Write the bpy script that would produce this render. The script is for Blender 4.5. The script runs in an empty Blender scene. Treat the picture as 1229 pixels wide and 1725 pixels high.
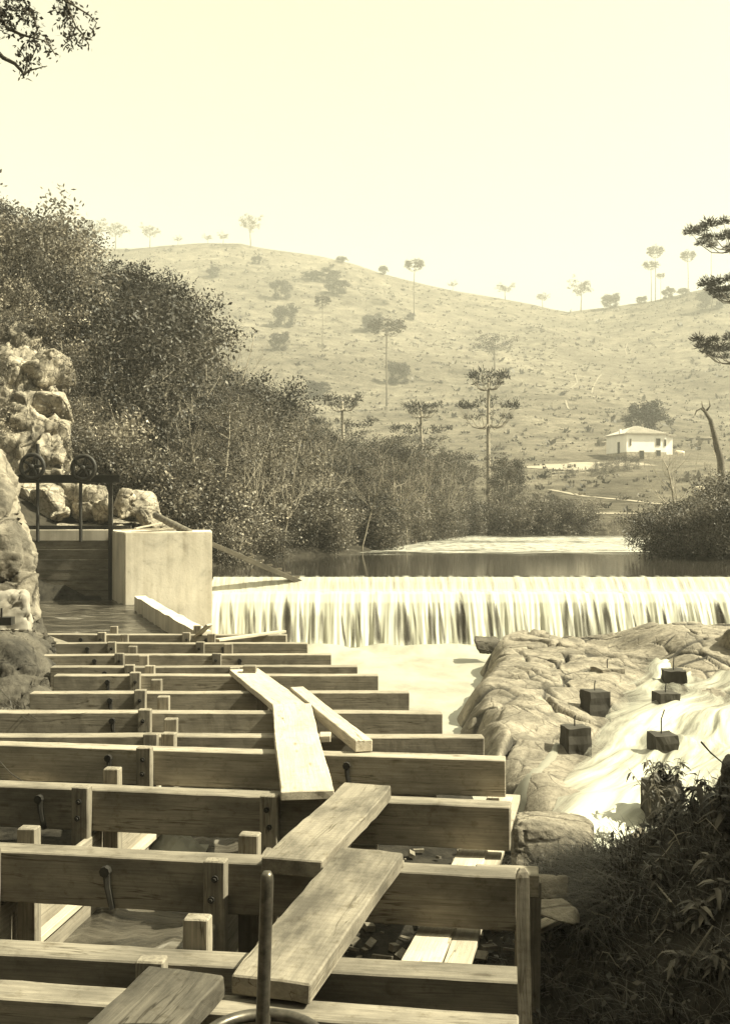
import bpy, bmesh, math, random
from mathutils import Vector, Matrix, noise
import numpy as np

# ------------------------------------------------------------------ camera, world, sun, exposure
SC = bpy.context.scene
COL = SC.collection
F, CX, HY, CZ = 1800.0, 614.5, 857.0, 1.7        # focal length, image centre and horizon row of the photograph, eye height
cam_d = bpy.data.cameras.new('camera')
cam_d.sensor_fit = 'VERTICAL'; cam_d.sensor_height = 24.0
cam_d.lens = 24.0 * F / 1725.0
cam_d.shift_y = -(862.5 - HY) / 1725.0
cam_d.clip_start = 0.05; cam_d.clip_end = 4000
cam = bpy.data.objects.new('camera', cam_d); COL.objects.link(cam)
cam.location = (0, 0, CZ); cam.rotation_euler = (math.pi / 2, 0, 0)
SC.camera = cam

SUN = Vector((0.68, -0.06, 0.73)).normalized()
SUN_EL = math.asin(SUN.z)
SUN_AZ = math.atan2(SUN.x, SUN.y)
TINT = (1.0, 0.97, 0.70)                           # the warm tone of the print, carried by the light
world = bpy.data.worlds.new('World'); SC.world = world
world.use_nodes = True
wn = world.node_tree; wn.nodes.clear()
sky = wn.nodes.new('ShaderNodeTexSky'); sky.sky_type = 'NISHITA'; sky.sun_disc = False
sky.sun_elevation = SUN_EL; sky.sun_rotation = SUN_AZ
sky.dust_density = 3.0; sky.air_density = 1.0
sep = wn.nodes.new('ShaderNodeSeparateColor')
mn = wn.nodes.new('ShaderNodeMath'); mn.operation = 'MINIMUM'; mn.inputs[1].default_value = 9.0
mx = wn.nodes.new('ShaderNodeMath'); mx.operation = 'MAXIMUM'; mx.inputs[1].default_value = 2.9
mul = wn.nodes.new('ShaderNodeMix'); mul.data_type = 'RGBA'; mul.blend_type = 'MULTIPLY'; mul.inputs[0].default_value = 1.0
mul.inputs[7].default_value = (*TINT, 1)
bg = wn.nodes.new('ShaderNodeBackground'); bg.inputs['Strength'].default_value = 0.085
wo = wn.nodes.new('ShaderNodeOutputWorld')
wn.links.new(sky.outputs[0], sep.inputs[0]); wn.links.new(sep.outputs[2], mn.inputs[0])
wn.links.new(mn.outputs[0], mx.inputs[0]); wn.links.new(mx.outputs[0], mul.inputs[6])
wn.links.new(mul.outputs[2], bg.inputs[0]); wn.links.new(bg.outputs[0], wo.inputs[0])

sun_d = bpy.data.lights.new('sun', 'SUN'); sun_d.energy = 5.0; sun_d.angle = math.radians(0.5)
sun_d.color = (1.0, 0.952, 0.705)
sun = bpy.data.objects.new('sun', sun_d); COL.objects.link(sun)
sun.rotation_euler = SUN.to_track_quat('Z', 'Y').to_euler(); sun.location = (60, -20, 70)

SC.view_settings.view_transform = 'Standard'; SC.view_settings.look = 'None'
SC.view_settings.gamma = 1; SC.view_settings.use_curve_mapping = False
SC.view_settings.exposure = 1.6
SC.render.engine = 'CYCLES'
SC.cycles.use_denoising = True
SC.cycles.max_bounces = 6; SC.cycles.diffuse_bounces = 2; SC.cycles.glossy_bounces = 2
SC.cycles.transparent_max_bounces = 12; SC.cycles.volume_bounces = 0
SC.cycles.caustics_reflective = False; SC.cycles.caustics_refractive = False

# ------------------------------------------------------------------ helpers
R = random.Random(1929)

def U(px, py, z):                                    # point where the sight line of a pixel meets the level z
    d = (CZ - z) * F / (py - HY)
    return Vector(((px - CX) / F * d, d, z))

def P(px, py, d):                                    # point of a pixel at distance d
    return Vector(((px - CX) / F * d, d, CZ - (py - HY) / F * d))

def smooth(a, b, x):
    t = min(1.0, max(0.0, (x - a) / (b - a))); return t * t * (3 - 2 * t)

def lerp_table(t, x):
    if x <= t[0][0]: return t[0][1]
    for (a, va), (b, vb) in zip(t, t[1:]):
        if x <= b: return va + (vb - va) * (x - a) / (b - a)
    return t[-1][1]

class MB:
    def __init__(s): s.v = []; s.f = []; s.a = []
    def add(s, vs, fs, val=0.5):
        o = len(s.v); s.v += [tuple(p) for p in vs]; s.f += [tuple(i + o for i in f) for f in fs]
        s.a += [val] * len(vs)
    def box(s, c, size, rot=None, val=0.5):
        c = Vector(c); h = Vector(size) / 2
        vs = []
        for x in (-1, 1):
            for y in (-1, 1):
                for z in (-1, 1):
                    p = Vector((x * h.x, y * h.y, z * h.z))
                    if rot: p = rot @ p
                    vs.append(c + p)
        s.add(vs, [(0, 1, 3, 2), (4, 6, 7, 5), (0, 4, 5, 1), (2, 3, 7, 6), (0, 2, 6, 4), (1, 5, 7, 3)], val)
    def tube(s, pts, rad, n=6, caps=True, val=0.5):
        pts = [Vector(p) for p in pts]
        if not hasattr(rad, '__len__'): rad = [rad] * len(pts)
        o = len(s.v); vs = []; fs = []
        up = Vector((0.13, 0.27, 0.95))
        for i, p in enumerate(pts):
            d = (pts[min(i + 1, len(pts) - 1)] - pts[max(i - 1, 0)])
            if d.length < 1e-9: d = Vector((0, 0, 1))
            d.normalize()
            a = d.cross(up)
            if a.length < 0.2: a = d.cross(Vector((1, 0, 0)))
            a.normalize(); b = d.cross(a)
            for k in range(n):
                t = 2 * math.pi * k / n
                vs.append(p + (a * math.cos(t) + b * math.sin(t)) * rad[i])
        for i in range(len(pts) - 1):
            for k in range(n):
                fs.append((i * n + k, i * n + (k + 1) % n, (i + 1) * n + (k + 1) % n, (i + 1) * n + k))
        if caps:
            fs.append(tuple(range(n - 1, -1, -1))); m = (len(pts) - 1) * n
            fs.append(tuple(m + k for k in range(n)))
        s.add(vs, fs, val)
    def ring(s, c, ax, R_, r, n=28, m=8):
        c = Vector(c); ax = Vector(ax).normalized()
        a = ax.orthogonal().normalized(); b = ax.cross(a)
        vs = []; fs = []
        for i in range(n):
            t = 2 * math.pi * i / n; d = a * math.cos(t) + b * math.sin(t)
            for k in range(m):
                u = 2 * math.pi * k / m
                vs.append(c + d * (R_ + r * math.cos(u)) + ax * (r * math.sin(u)))
        for i in range(n):
            for k in range(m):
                fs.append((i * m + k, ((i + 1) % n) * m + k, ((i + 1) % n) * m + (k + 1) % m, i * m + (k + 1) % m))
        s.add(vs, fs)
    def mesh(s, name, smooth_=False):
        me = bpy.data.meshes.new(name); me.from_pydata(s.v, [], s.f)
        at = me.attributes.new('var', 'FLOAT', 'POINT'); at.data.foreach_set('value', s.a)
        if smooth_: me.polygons.foreach_set('use_smooth', [True] * len(me.polygons))
        me.update(); return me
    def build(s, name, mat, parent=None, smooth_=False, fixn=False):
        me = s.mesh(name, smooth_)
        if fixn:
            bm = bmesh.new(); bm.from_mesh(me); bmesh.ops.recalc_face_normals(bm, faces=bm.faces); bm.to_mesh(me); bm.free()
        me.materials.append(mat)
        return link(name, me, parent)

def link(name, me, parent=None, M=None):
    o = bpy.data.objects.new(name, me); COL.objects.link(o)
    if parent:
        o.parent = parent
        pm = WORLD_M.get(parent.name, Matrix.Identity(4))
        o.matrix_basis = pm.inverted() @ (M if M is not None else Matrix.Identity(4))
    elif M is not None: o.matrix_basis = M
    WORLD_M[o.name] = M if M is not None else Matrix.Identity(4)
    return o
WORLD_M = {}

def tag(o, label=None, cat=None, group=None, kind=None):
    if label: o['label'] = label
    if cat: o['category'] = cat
    if group: o['group'] = group
    if kind: o['kind'] = kind
    return o

def thing(name, label, cat, loc=(0, 0, 0), group=None):
    o = bpy.data.objects.new(name, None); COL.objects.link(o); o.location = loc
    WORLD_M[o.name] = Matrix.Translation(Vector(loc))
    o.empty_display_size = 0.1
    return tag(o, label, cat, group)

def dup(root, loc, rz=0.0, sc=1.0, label=None, group=None, cat=None, sz=None):
    r = root.copy(); COL.objects.link(r); r.location = loc; r.rotation_euler = (0, 0, rz)
    r.scale = (sc, sc, sc if sz is None else sz)
    if label: r['label'] = label
    if group: r['group'] = group
    if cat: r['category'] = cat
    for ch in list(root.children):
        c = ch.copy(); COL.objects.link(c); c.parent = r
    return r

# ------------------------------------------------------------------ materials
def nt(name):
    m = bpy.data.materials.new(name); m.use_nodes = True
    t = m.node_tree; t.nodes.clear()
    out = t.nodes.new('ShaderNodeOutputMaterial')
    b = t.nodes.new('ShaderNodeBsdfPrincipled')
    t.links.new(b.outputs[0], out.inputs[0])
    return m, t, b, out

def nd(t, typ, **kw):
    n = t.nodes.new(typ)
    for k, v in kw.items():
        if k in n.inputs: n.inputs[k].default_value = v
        else: setattr(n, k, v)
    return n

def ramp(t, src, stops):
    r = t.nodes.new('ShaderNodeValToRGB')
    e = r.color_ramp.elements
    while len(e) < len(stops): e.new(0.5)
    for k, (p, c) in enumerate(stops):
        e[k].position = p; e[k].color = (*c, 1) if len(c) == 3 else c
    t.links.new(src, r.inputs[0]); return r

def sep_tone(v, w=1.0):                              # an albedo in the brownish scale of the print
    k = (1.0, 0.885, 0.70)
    return tuple(v * (1 + (x - 1) * w) for x in k)

def mixc(t, a, b, fac, mode='MIX'):
    m = t.nodes.new('ShaderNodeMix'); m.data_type = 'RGBA'; m.blend_type = mode
    for s, i in ((a, 6), (b, 7)):
        if isinstance(s, tuple): m.inputs[i].default_value = (*s, 1)
        else: t.links.new(s, m.inputs[i])
    if isinstance(fac, float): m.inputs[0].default_value = fac
    else: t.links.new(fac, m.inputs[0])
    return m.outputs[2]

def bump(t, b, h, strength, dist):
    n = t.nodes.new('ShaderNodeBump'); n.inputs['Strength'].default_value = strength; n.inputs['Distance'].default_value = dist
    t.links.new(h, n.inputs['Height']); t.links.new(n.outputs[0], b.inputs['Normal'])

def wood_mat(name, lo, hi, stain=0.5, saw=0.0, rough=0.8):
    m, t, b, out = nt(name)
    tc = nd(t, 'ShaderNodeTexCoord'); oi = nd(t, 'ShaderNodeObjectInfo')
    off = nd(t, 'ShaderNodeVectorMath', operation='SCALE'); off.inputs[0].default_value = (13.7, 5.1, 9.3)
    t.links.new(oi.outputs['Random'], off.inputs['Scale'])
    ad = nd(t, 'ShaderNodeVectorMath', operation='ADD')
    t.links.new(tc.outputs['Object'], ad.inputs[0]); t.links.new(off.outputs[0], ad.inputs[1])
    mp = nd(t, 'ShaderNodeMapping'); mp.inputs['Scale'].default_value = (1.8, 60, 80)
    t.links.new(ad.outputs[0], mp.inputs[0])
    n1 = nd(t, 'ShaderNodeTexNoise', Scale=1.0, Detail=8.0, Roughness=0.7, Distortion=0.8); t.links.new(mp.outputs[0], n1.inputs[0])
    mp2 = nd(t, 'ShaderNodeMapping'); mp2.inputs['Scale'].default_value = (2.2, 5, 5); t.links.new(ad.outputs[0], mp2.inputs[0])
    n2 = nd(t, 'ShaderNodeTexNoise', Scale=1.0, Detail=6.0, Roughness=0.65); t.links.new(mp2.outputs[0], n2.inputs[0])
    n3 = nd(t, 'ShaderNodeTexNoise', Scale=14.0, Detail=5.0, Roughness=0.7); t.links.new(ad.outputs[0], n3.inputs[0])
    c1 = ramp(t, n1.outputs[0], [(0.32, sep_tone(lo)), (0.62, sep_tone(hi))])
    st = ramp(t, n2.outputs[0], [(0.36, (1 - stain,) * 3), (0.60, (1, 1, 1))])
    c = mixc(t, c1.outputs[0], st.outputs[0], 1.0, 'MULTIPLY')
    sp = ramp(t, n3.outputs[0], [(0.30, (0.55, 0.52, 0.45)), (0.45, (1, 1, 1))])
    c = mixc(t, c, sp.outputs[0], min(1.0, stain + 0.2), 'MULTIPLY')
    vn = nd(t, 'ShaderNodeMapping'); vn.inputs['Scale'].default_value = (2.2, 9, 9); t.links.new(ad.outputs[0], vn.inputs[0])
    vo = nd(t, 'ShaderNodeTexVoronoi', Scale=1.0); t.links.new(vn.outputs[0], vo.inputs[0])
    kn = ramp(t, vo.outputs['Distance'], [(0.05, (0.4, 0.36, 0.3)), (0.13, (1, 1, 1))])
    c = mixc(t, c, kn.outputs[0], 0.7, 'MULTIPLY')
    mc = nd(t, 'ShaderNodeMapping'); mc.inputs['Scale'].default_value = (0.55, 9, 13); t.links.new(ad.outputs[0], mc.inputs[0])
    nc = nd(t, 'ShaderNodeTexNoise', Scale=1.0, Detail=4.0, Roughness=0.55, Distortion=0.3); t.links.new(mc.outputs[0], nc.inputs[0])
    ck = ramp(t, nc.outputs[0], [(0.488, (1, 1, 1)), (0.499, (0.28, 0.26, 0.22)), (0.503, (0.28, 0.26, 0.22)), (0.512, (1, 1, 1))])
    mk = ramp(t, n2.outputs[0], [(0.44, (0, 0, 0)), (0.58, (0.9,) * 3)])
    c = mixc(t, c, ck.outputs[0], mk.outputs[0], 'MULTIPLY')
    if saw:
        w = nd(t, 'ShaderNodeTexWave', Scale=9.0, Distortion=1.2, Detail=2.0); w.bands_direction = 'X'
        t.links.new(tc.outputs['Object'], w.inputs[0])
        wr = ramp(t, w.outputs[0], [(0.0, (0.72, 0.7, 0.66)), (0.5, (1, 1, 1))])
        c = mixc(t, c, wr.outputs[0], saw, 'MULTIPLY')
    rv = nd(t, 'ShaderNodeMapRange'); rv.inputs['To Min'].default_value = 0.78; rv.inputs['To Max'].default_value = 1.12
    t.links.new(oi.outputs['Random'], rv.inputs['Value'])
    sc = nd(t, 'ShaderNodeVectorMath', operation='SCALE'); t.links.new(c, sc.inputs[0]); t.links.new(rv.outputs[0], sc.inputs['Scale'])
    t.links.new(sc.outputs[0], b.inputs['Base Color'])
    b.inputs['Roughness'].default_value = rough
    b.inputs['Specular IOR Level'].default_value = 0.25
    mm = nd(t, 'ShaderNodeMath', operation='ADD'); t.links.new(n1.outputs[0], mm.inputs[0]); t.links.new(n3.outputs[0], mm.inputs[1])
    bump(t, b, mm.outputs[0], 0.5, 0.004)
    return m

def rock_mat(name, lo, hi, scale=1.0, cracks=0.6, moss=0.3, attr=False):
    m, t, b, out = nt(name)
    tc = nd(t, 'ShaderNodeTexCoord')
    ge = nd(t, 'ShaderNodeNewGeometry')
    n1 = nd(t, 'ShaderNodeTexNoise', Scale=0.9 * scale, Detail=9.0, Roughness=0.66); t.links.new(ge.outputs['Position'], n1.inputs[0])
    n2 = nd(t, 'ShaderNodeTexNoise', Scale=7.0 * scale, Detail=8.0, Roughness=0.72); t.links.new(ge.outputs['Position'], n2.inputs[0])
    dist = nd(t, 'ShaderNodeVectorMath', operation='MULTIPLY_ADD')
    t.links.new(n1.outputs['Color'], dist.inputs[0]); dist.inputs[1].default_value = (0.5 / scale,) * 3
    t.links.new(ge.outputs['Position'], dist.inputs[2])
    vo = nd(t, 'ShaderNodeTexVoronoi', Scale=1.1 * scale); vo.feature = 'DISTANCE_TO_EDGE'; t.links.new(dist.outputs[0], vo.inputs[0])
    c1 = ramp(t, n1.outputs[0], [(0.35, sep_tone(lo)), (0.62, sep_tone(hi))])
    c2 = ramp(t, n2.outputs[0], [(0.32, (0.45, 0.43, 0.4)), (0.58, (1, 1, 1))])
    c = mixc(t, c1.outputs[0], c2.outputs[0], 0.75, 'MULTIPLY')
    cr = ramp(t, vo.outputs['Distance'], [(0.0, (0.25, 0.23, 0.2)), (0.035, (1, 1, 1))])
    c = mixc(t, c, cr.outputs[0], cracks, 'MULTIPLY')
    n4 = nd(t, 'ShaderNodeTexNoise', Scale=2.3 * scale, Detail=6.0, Roughness=0.7); t.links.new(tc.outputs['Object'], n4.inputs[0])
    ms = ramp(t, n4.outputs[0], [(0.52, (0, 0, 0)), (0.62, (moss,) * 3)])
    c = mixc(t, c, sep_tone(0.07), ms.outputs[0])
    if attr:                                         # dirt in the joints, with crevice shade painted into the same dark tone
        at = nd(t, 'ShaderNodeAttribute', attribute_name='var')
        ar = ramp(t, at.outputs['Fac'], [(0.10, (0, 0, 0)), (0.55, (0.94,) * 3)])
        c = mixc(t, c, sep_tone(0.04), ar.outputs[0])
    t.links.new(c, b.inputs['Base Color']); b.inputs['Roughness'].default_value = 0.85
    b.inputs['Specular IOR Level'].default_value = 0.3
    mm = nd(t, 'ShaderNodeMath', operation='MULTIPLY_ADD'); mm.inputs[1].default_value = 0.6
    t.links.new(cr.outputs[0], mm.inputs[0]); t.links.new(n2.outputs[0], mm.inputs[2])
    bump(t, b, mm.outputs[0], 0.8, 0.06 / scale)
    return m

def leaf_mat(name, lo, hi, trans=0.25):
    m, t, b, out = nt(name)
    at = nd(t, 'ShaderNodeAttribute', attribute_name='var'); oi = nd(t, 'ShaderNodeObjectInfo')
    c = ramp(t, at.outputs['Fac'], [(0.0, sep_tone(lo)), (0.75, sep_tone(hi)), (1.0, sep_tone(hi * 1.9))])
    rv = nd(t, 'ShaderNodeMapRange'); rv.inputs['To Min'].default_value = 0.45; rv.inputs['To Max'].default_value = 1.6
    t.links.new(oi.outputs['Random'], rv.inputs['Value'])
    sc = nd(t, 'ShaderNodeVectorMath', operation='SCALE'); t.links.new(c.outputs[0], sc.inputs[0]); t.links.new(rv.outputs[0], sc.inputs['Scale'])
    t.links.new(sc.outputs[0], b.inputs['Base Color']); b.inputs['Roughness'].default_value = 0.5
    b.inputs['Specular IOR Level'].default_value = 0.3
    tr = nd(t, 'ShaderNodeBsdfTranslucent'); t.links.new(sc.outputs[0], tr.inputs[0])
    ms = nd(t, 'ShaderNodeMixShader'); ms.inputs[0].default_value = trans
    t.links.new(b.outputs[0], ms.inputs[1]); t.links.new(tr.outputs[0], ms.inputs[2]); t.links.new(ms.outputs[0], out.inputs[0])
    return m

def noisy_mat(name, lo, hi, scale=4.0, rough=0.8, bstr=0.3, bdist=0.02, spec=0.3, detail=7.0, p=(0.35, 0.65), metal=0.0, coord='Object', tw=1.0):
    m, t, b, out = nt(name)
    tc = nd(t, 'ShaderNodeTexCoord')
    n1 = nd(t, 'ShaderNodeTexNoise', Scale=scale, Detail=detail, Roughness=0.68); t.links.new(tc.outputs[coord], n1.inputs[0])
    c1 = ramp(t, n1.outputs[0], [(p[0], sep_tone(lo, tw)), (p[1], sep_tone(hi, tw))])
    t.links.new(c1.outputs[0], b.inputs['Base Color']); b.inputs['Roughness'].default_value = rough
    b.inputs['Specular IOR Level'].default_value = spec; b.inputs['Metallic'].default_value = metal
    bump(t, b, n1.outputs[0], bstr, bdist)
    return m

def grass_ground_mat():
    m, t, b, out = nt('hill_grass')
    ge = nd(t, 'ShaderNodeNewGeometry')
    n0 = nd(t, 'ShaderNodeTexNoise', Scale=0.02, Detail=5.0, Roughness=0.6); t.links.new(ge.outputs['Position'], n0.inputs[0])
    n1 = nd(t, 'ShaderNodeTexNoise', Scale=0.13, Detail=10.0, Roughness=0.75); t.links.new(ge.outputs['Position'], n1.inputs[0])
    n2 = nd(t, 'ShaderNodeTexNoise', Scale=1.1, Detail=8.0, Roughness=0.75); t.links.new(ge.outputs['Position'], n2.inputs[0])
    a = ramp(t, n1.outputs[0], [(0.36, sep_tone(0.07)), (0.50, sep_tone(0.15)), (0.66, sep_tone(0.25))])
    l = ramp(t, n0.outputs[0], [(0.38, (0.68, 0.68, 0.66)), (0.62, (1.08, 1.08, 1.06))])
    c = mixc(t, a.outputs[0], l.outputs[0], 1.0, 'MULTIPLY')
    f = ramp(t, n2.outputs[0], [(0.34, (0.30, 0.29, 0.26)), (0.50, (1, 1, 1)), (0.72, (1.3, 1.3, 1.25))])
    c = mixc(t, c, f.outputs[0], 0.9, 'MULTIPLY')
    t.links.new(c, b.inputs['Base Color']); b.inputs['Roughness'].default_value = 0.95; b.inputs['Specular IOR Level'].default_value = 0.05
    ad = nd(t, 'ShaderNodeMath', operation='MULTIPLY_ADD'); ad.inputs[1].default_value = 3.0
    t.links.new(n1.outputs[0], ad.inputs[0]); t.links.new(n2.outputs[0], ad.inputs[2])
    bump(t, b, ad.outputs[0], 0.8, 0.6)
    return m

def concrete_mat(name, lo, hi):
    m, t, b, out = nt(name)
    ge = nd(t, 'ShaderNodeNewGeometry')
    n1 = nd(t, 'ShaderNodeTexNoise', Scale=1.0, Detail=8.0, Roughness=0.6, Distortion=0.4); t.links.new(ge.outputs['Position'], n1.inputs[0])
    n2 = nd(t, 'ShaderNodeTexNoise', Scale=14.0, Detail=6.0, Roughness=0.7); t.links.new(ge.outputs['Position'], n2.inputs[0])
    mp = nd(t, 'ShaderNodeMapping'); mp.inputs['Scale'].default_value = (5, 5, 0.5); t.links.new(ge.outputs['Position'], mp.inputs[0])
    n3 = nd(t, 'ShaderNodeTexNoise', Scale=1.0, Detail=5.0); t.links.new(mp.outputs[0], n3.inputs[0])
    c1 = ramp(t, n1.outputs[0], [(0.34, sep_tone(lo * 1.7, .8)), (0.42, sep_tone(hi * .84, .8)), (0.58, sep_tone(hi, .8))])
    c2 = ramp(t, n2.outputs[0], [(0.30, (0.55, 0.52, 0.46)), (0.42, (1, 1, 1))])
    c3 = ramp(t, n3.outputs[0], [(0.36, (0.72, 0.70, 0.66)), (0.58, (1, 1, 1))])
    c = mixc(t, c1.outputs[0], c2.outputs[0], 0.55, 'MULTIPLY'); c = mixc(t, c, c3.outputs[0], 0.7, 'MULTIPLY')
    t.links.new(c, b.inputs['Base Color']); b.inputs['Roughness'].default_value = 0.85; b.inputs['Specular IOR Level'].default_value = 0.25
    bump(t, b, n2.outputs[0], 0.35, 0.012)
    return m

def foam_mat(name, scale, gap=(0.36, 0.46), dark=0.12, alpha=False, white=0.70, coord='Object', fade=None, rough=0.45):
    m, t, b, out = nt(name)
    if coord == 'UV':
        tc = nd(t, 'ShaderNodeUVMap')
        src = tc.outputs[0]
    else:
        tc = nd(t, 'ShaderNodeTexCoord'); src = tc.outputs[coord]
    mp = nd(t, 'ShaderNodeMapping'); mp.inputs['Scale'].default_value = scale; t.links.new(src, mp.inputs[0])
    n1 = nd(t, 'ShaderNodeTexNoise', Scale=1.0, Detail=6.0, Roughness=0.62, Distortion=0.15); t.links.new(mp.outputs[0], n1.inputs[0])
    mp2 = nd(t, 'ShaderNodeMapping'); mp2.inputs['Scale'].default_value = tuple(k * 3.7 for k in scale); t.links.new(src, mp2.inputs[0])
    n2 = nd(t, 'ShaderNodeTexNoise', Scale=1.0, Detail=4.0, Roughness=0.6); t.links.new(mp2.outputs[0], n2.inputs[0])
    val = nd(t, 'ShaderNodeMath', operation='MULTIPLY_ADD'); val.inputs[1].default_value = 0.28
    t.links.new(n2.outputs[0], val.inputs[0]); t.links.new(n1.outputs[0], val.inputs[2])
    at = nd(t, 'ShaderNodeAttribute', attribute_name='var')
    su = nd(t, 'ShaderNodeMath', operation='ADD'); t.links.new(val.outputs[0], su.inputs[0]); t.links.new(at.outputs['Fac'], su.inputs[1])
    sh = nd(t, 'ShaderNodeMath', operation='SUBTRACT'); sh.inputs[1].default_value = 0.64
    t.links.new(su.outputs[0], sh.inputs[0])
    r = ramp(t, sh.outputs[0], [(gap[0], (0, 0, 0)), (gap[1], (1, 1, 1))])
    c = mixc(t, sep_tone(dark), (white, white * 0.98, white * 0.80), r.outputs[0])
    t.links.new(c, b.inputs['Base Color']); b.inputs['Roughness'].default_value = rough; b.inputs['Specular IOR Level'].default_value = 0.4
    bump(t, b, val.outputs[0], 0.5, 0.05)
    if alpha:
        tr = nd(t, 'ShaderNodeBsdfTransparent'); ms = nd(t, 'ShaderNodeMixShader')
        mr = nd(t, 'ShaderNodeMapRange'); mr.inputs['To Min'].default_value = 0.12; t.links.new(r.outputs[0], mr.inputs['Value'])
        t.links.new(mr.outputs[0], ms.inputs[0]); t.links.new(tr.outputs[0], ms.inputs[1]); t.links.new(b.outputs[0], ms.inputs[2])
        t.links.new(ms.outputs[0], out.inputs[0])
    return m

def river_mat():
    m, t, b, out = nt('river_water')
    ge = nd(t, 'ShaderNodeNewGeometry')
    mp = nd(t, 'ShaderNodeMapping'); mp.inputs['Scale'].default_value = (1.0, 2.6, 1.0); t.links.new(ge.outputs['Position'], mp.inputs[0])
    n1 = nd(t, 'ShaderNodeTexNoise', Scale=3.0, Detail=4.0, Roughness=0.6); t.links.new(mp.outputs[0], n1.inputs[0])
    n2 = nd(t, 'ShaderNodeTexNoise', Scale=0.35, Detail=2.0); t.links.new(mp.outputs[0], n2.inputs[0])
    sx = nd(t, 'ShaderNodeSeparateXYZ'); t.links.new(ge.outputs['Position'], sx.inputs[0])
    # wind ruffles the open reach in mid river: ripples and painted sheen there, glassy water below it
    wy = nd(t, 'ShaderNodeMath', operation='MULTIPLY_ADD'); wy.inputs[1].default_value = 16.0; wy.inputs[2].default_value = -8.0
    t.links.new(n2.outputs[0], wy.inputs[0])
    ys = nd(t, 'ShaderNodeMath', operation='ADD'); t.links.new(sx.outputs[1], ys.inputs[0]); t.links.new(wy.outputs[0], ys.inputs[1])
    m1 = nd(t, 'ShaderNodeMapRange', interpolation_type='SMOOTHSTEP'); m1.inputs['From Min'].default_value = 42; m1.inputs['From Max'].default_value = 47
    t.links.new(ys.outputs[0], m1.inputs['Value'])
    m2 = nd(t, 'ShaderNodeMapRange', interpolation_type='SMOOTHSTEP'); m2.inputs['From Min'].default_value = 66; m2.inputs['From Max'].default_value = 73
    m2.inputs['To Min'].default_value = 1; m2.inputs['To Max'].default_value = 0
    t.links.new(ys.outputs[0], m2.inputs['Value'])
    mm = nd(t, 'ShaderNodeMath', operation='MULTIPLY'); t.links.new(m1.outputs[0], mm.inputs[0]); t.links.new(m2.outputs[0], mm.inputs[1])
    st = nd(t, 'ShaderNodeMapRange'); st.inputs['To Min'].default_value = 0.012; st.inputs['To Max'].default_value = 0.25
    t.links.new(mm.outputs[0], st.inputs['Value'])
    rg = nd(t, 'ShaderNodeMapRange'); rg.inputs['To Min'].default_value = 0.06; rg.inputs['To Max'].default_value = 0.30
    t.links.new(mm.outputs[0], rg.inputs['Value']); t.links.new(rg.outputs[0], b.inputs['Roughness'])
    fl = ramp(t, n1.outputs[0], [(0.46, (0, 0, 0)), (0.52, (1, 1, 1))])
    f2 = nd(t, 'ShaderNodeMath', operation='MULTIPLY'); t.links.new(fl.outputs[0], f2.inputs[0]); t.links.new(mm.outputs[0], f2.inputs[1])
    c = mixc(t, sep_tone(0.035), (0.62, 0.60, 0.52), f2.outputs[0])  # pale flecks put the bright sheen of the ripples into the water colour
    t.links.new(c, b.inputs['Base Color'])
    b.inputs['IOR'].default_value = 1.33
    n = nd(t, 'ShaderNodeBump', Distance=0.08); t.links.new(st.outputs[0], n.inputs['Strength']); t.links.new(n1.outputs[0], n.inputs['Height'])
    t.links.new(n.outputs[0], b.inputs['Normal'])
    return m

def canal_mat():
    m, t, b, out = nt('canal_water')
    ge = nd(t, 'ShaderNodeNewGeometry')
    mp = nd(t, 'ShaderNodeMapping'); mp.inputs['Scale'].default_value = (0.55, 1.6, 1.0); t.links.new(ge.outputs['Position'], mp.inputs[0])
    n1 = nd(t, 'ShaderNodeTexNoise', Scale=1.6, Detail=6.0, Roughness=0.65, Distortion=1.2); t.links.new(mp.outputs[0], n1.inputs[0])
    c = ramp(t, n1.outputs[0], [(0.42, sep_tone(0.03)), (0.60, sep_tone(0.10)), (0.76, sep_tone(0.34, .6))])
    t.links.new(c.outputs[0], b.inputs['Base Color']); b.inputs['Roughness'].default_value = 0.18; b.inputs['IOR'].default_value = 1.33
    bump(t, b, n1.outputs[0], 0.9, 0.06)
    return m

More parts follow.
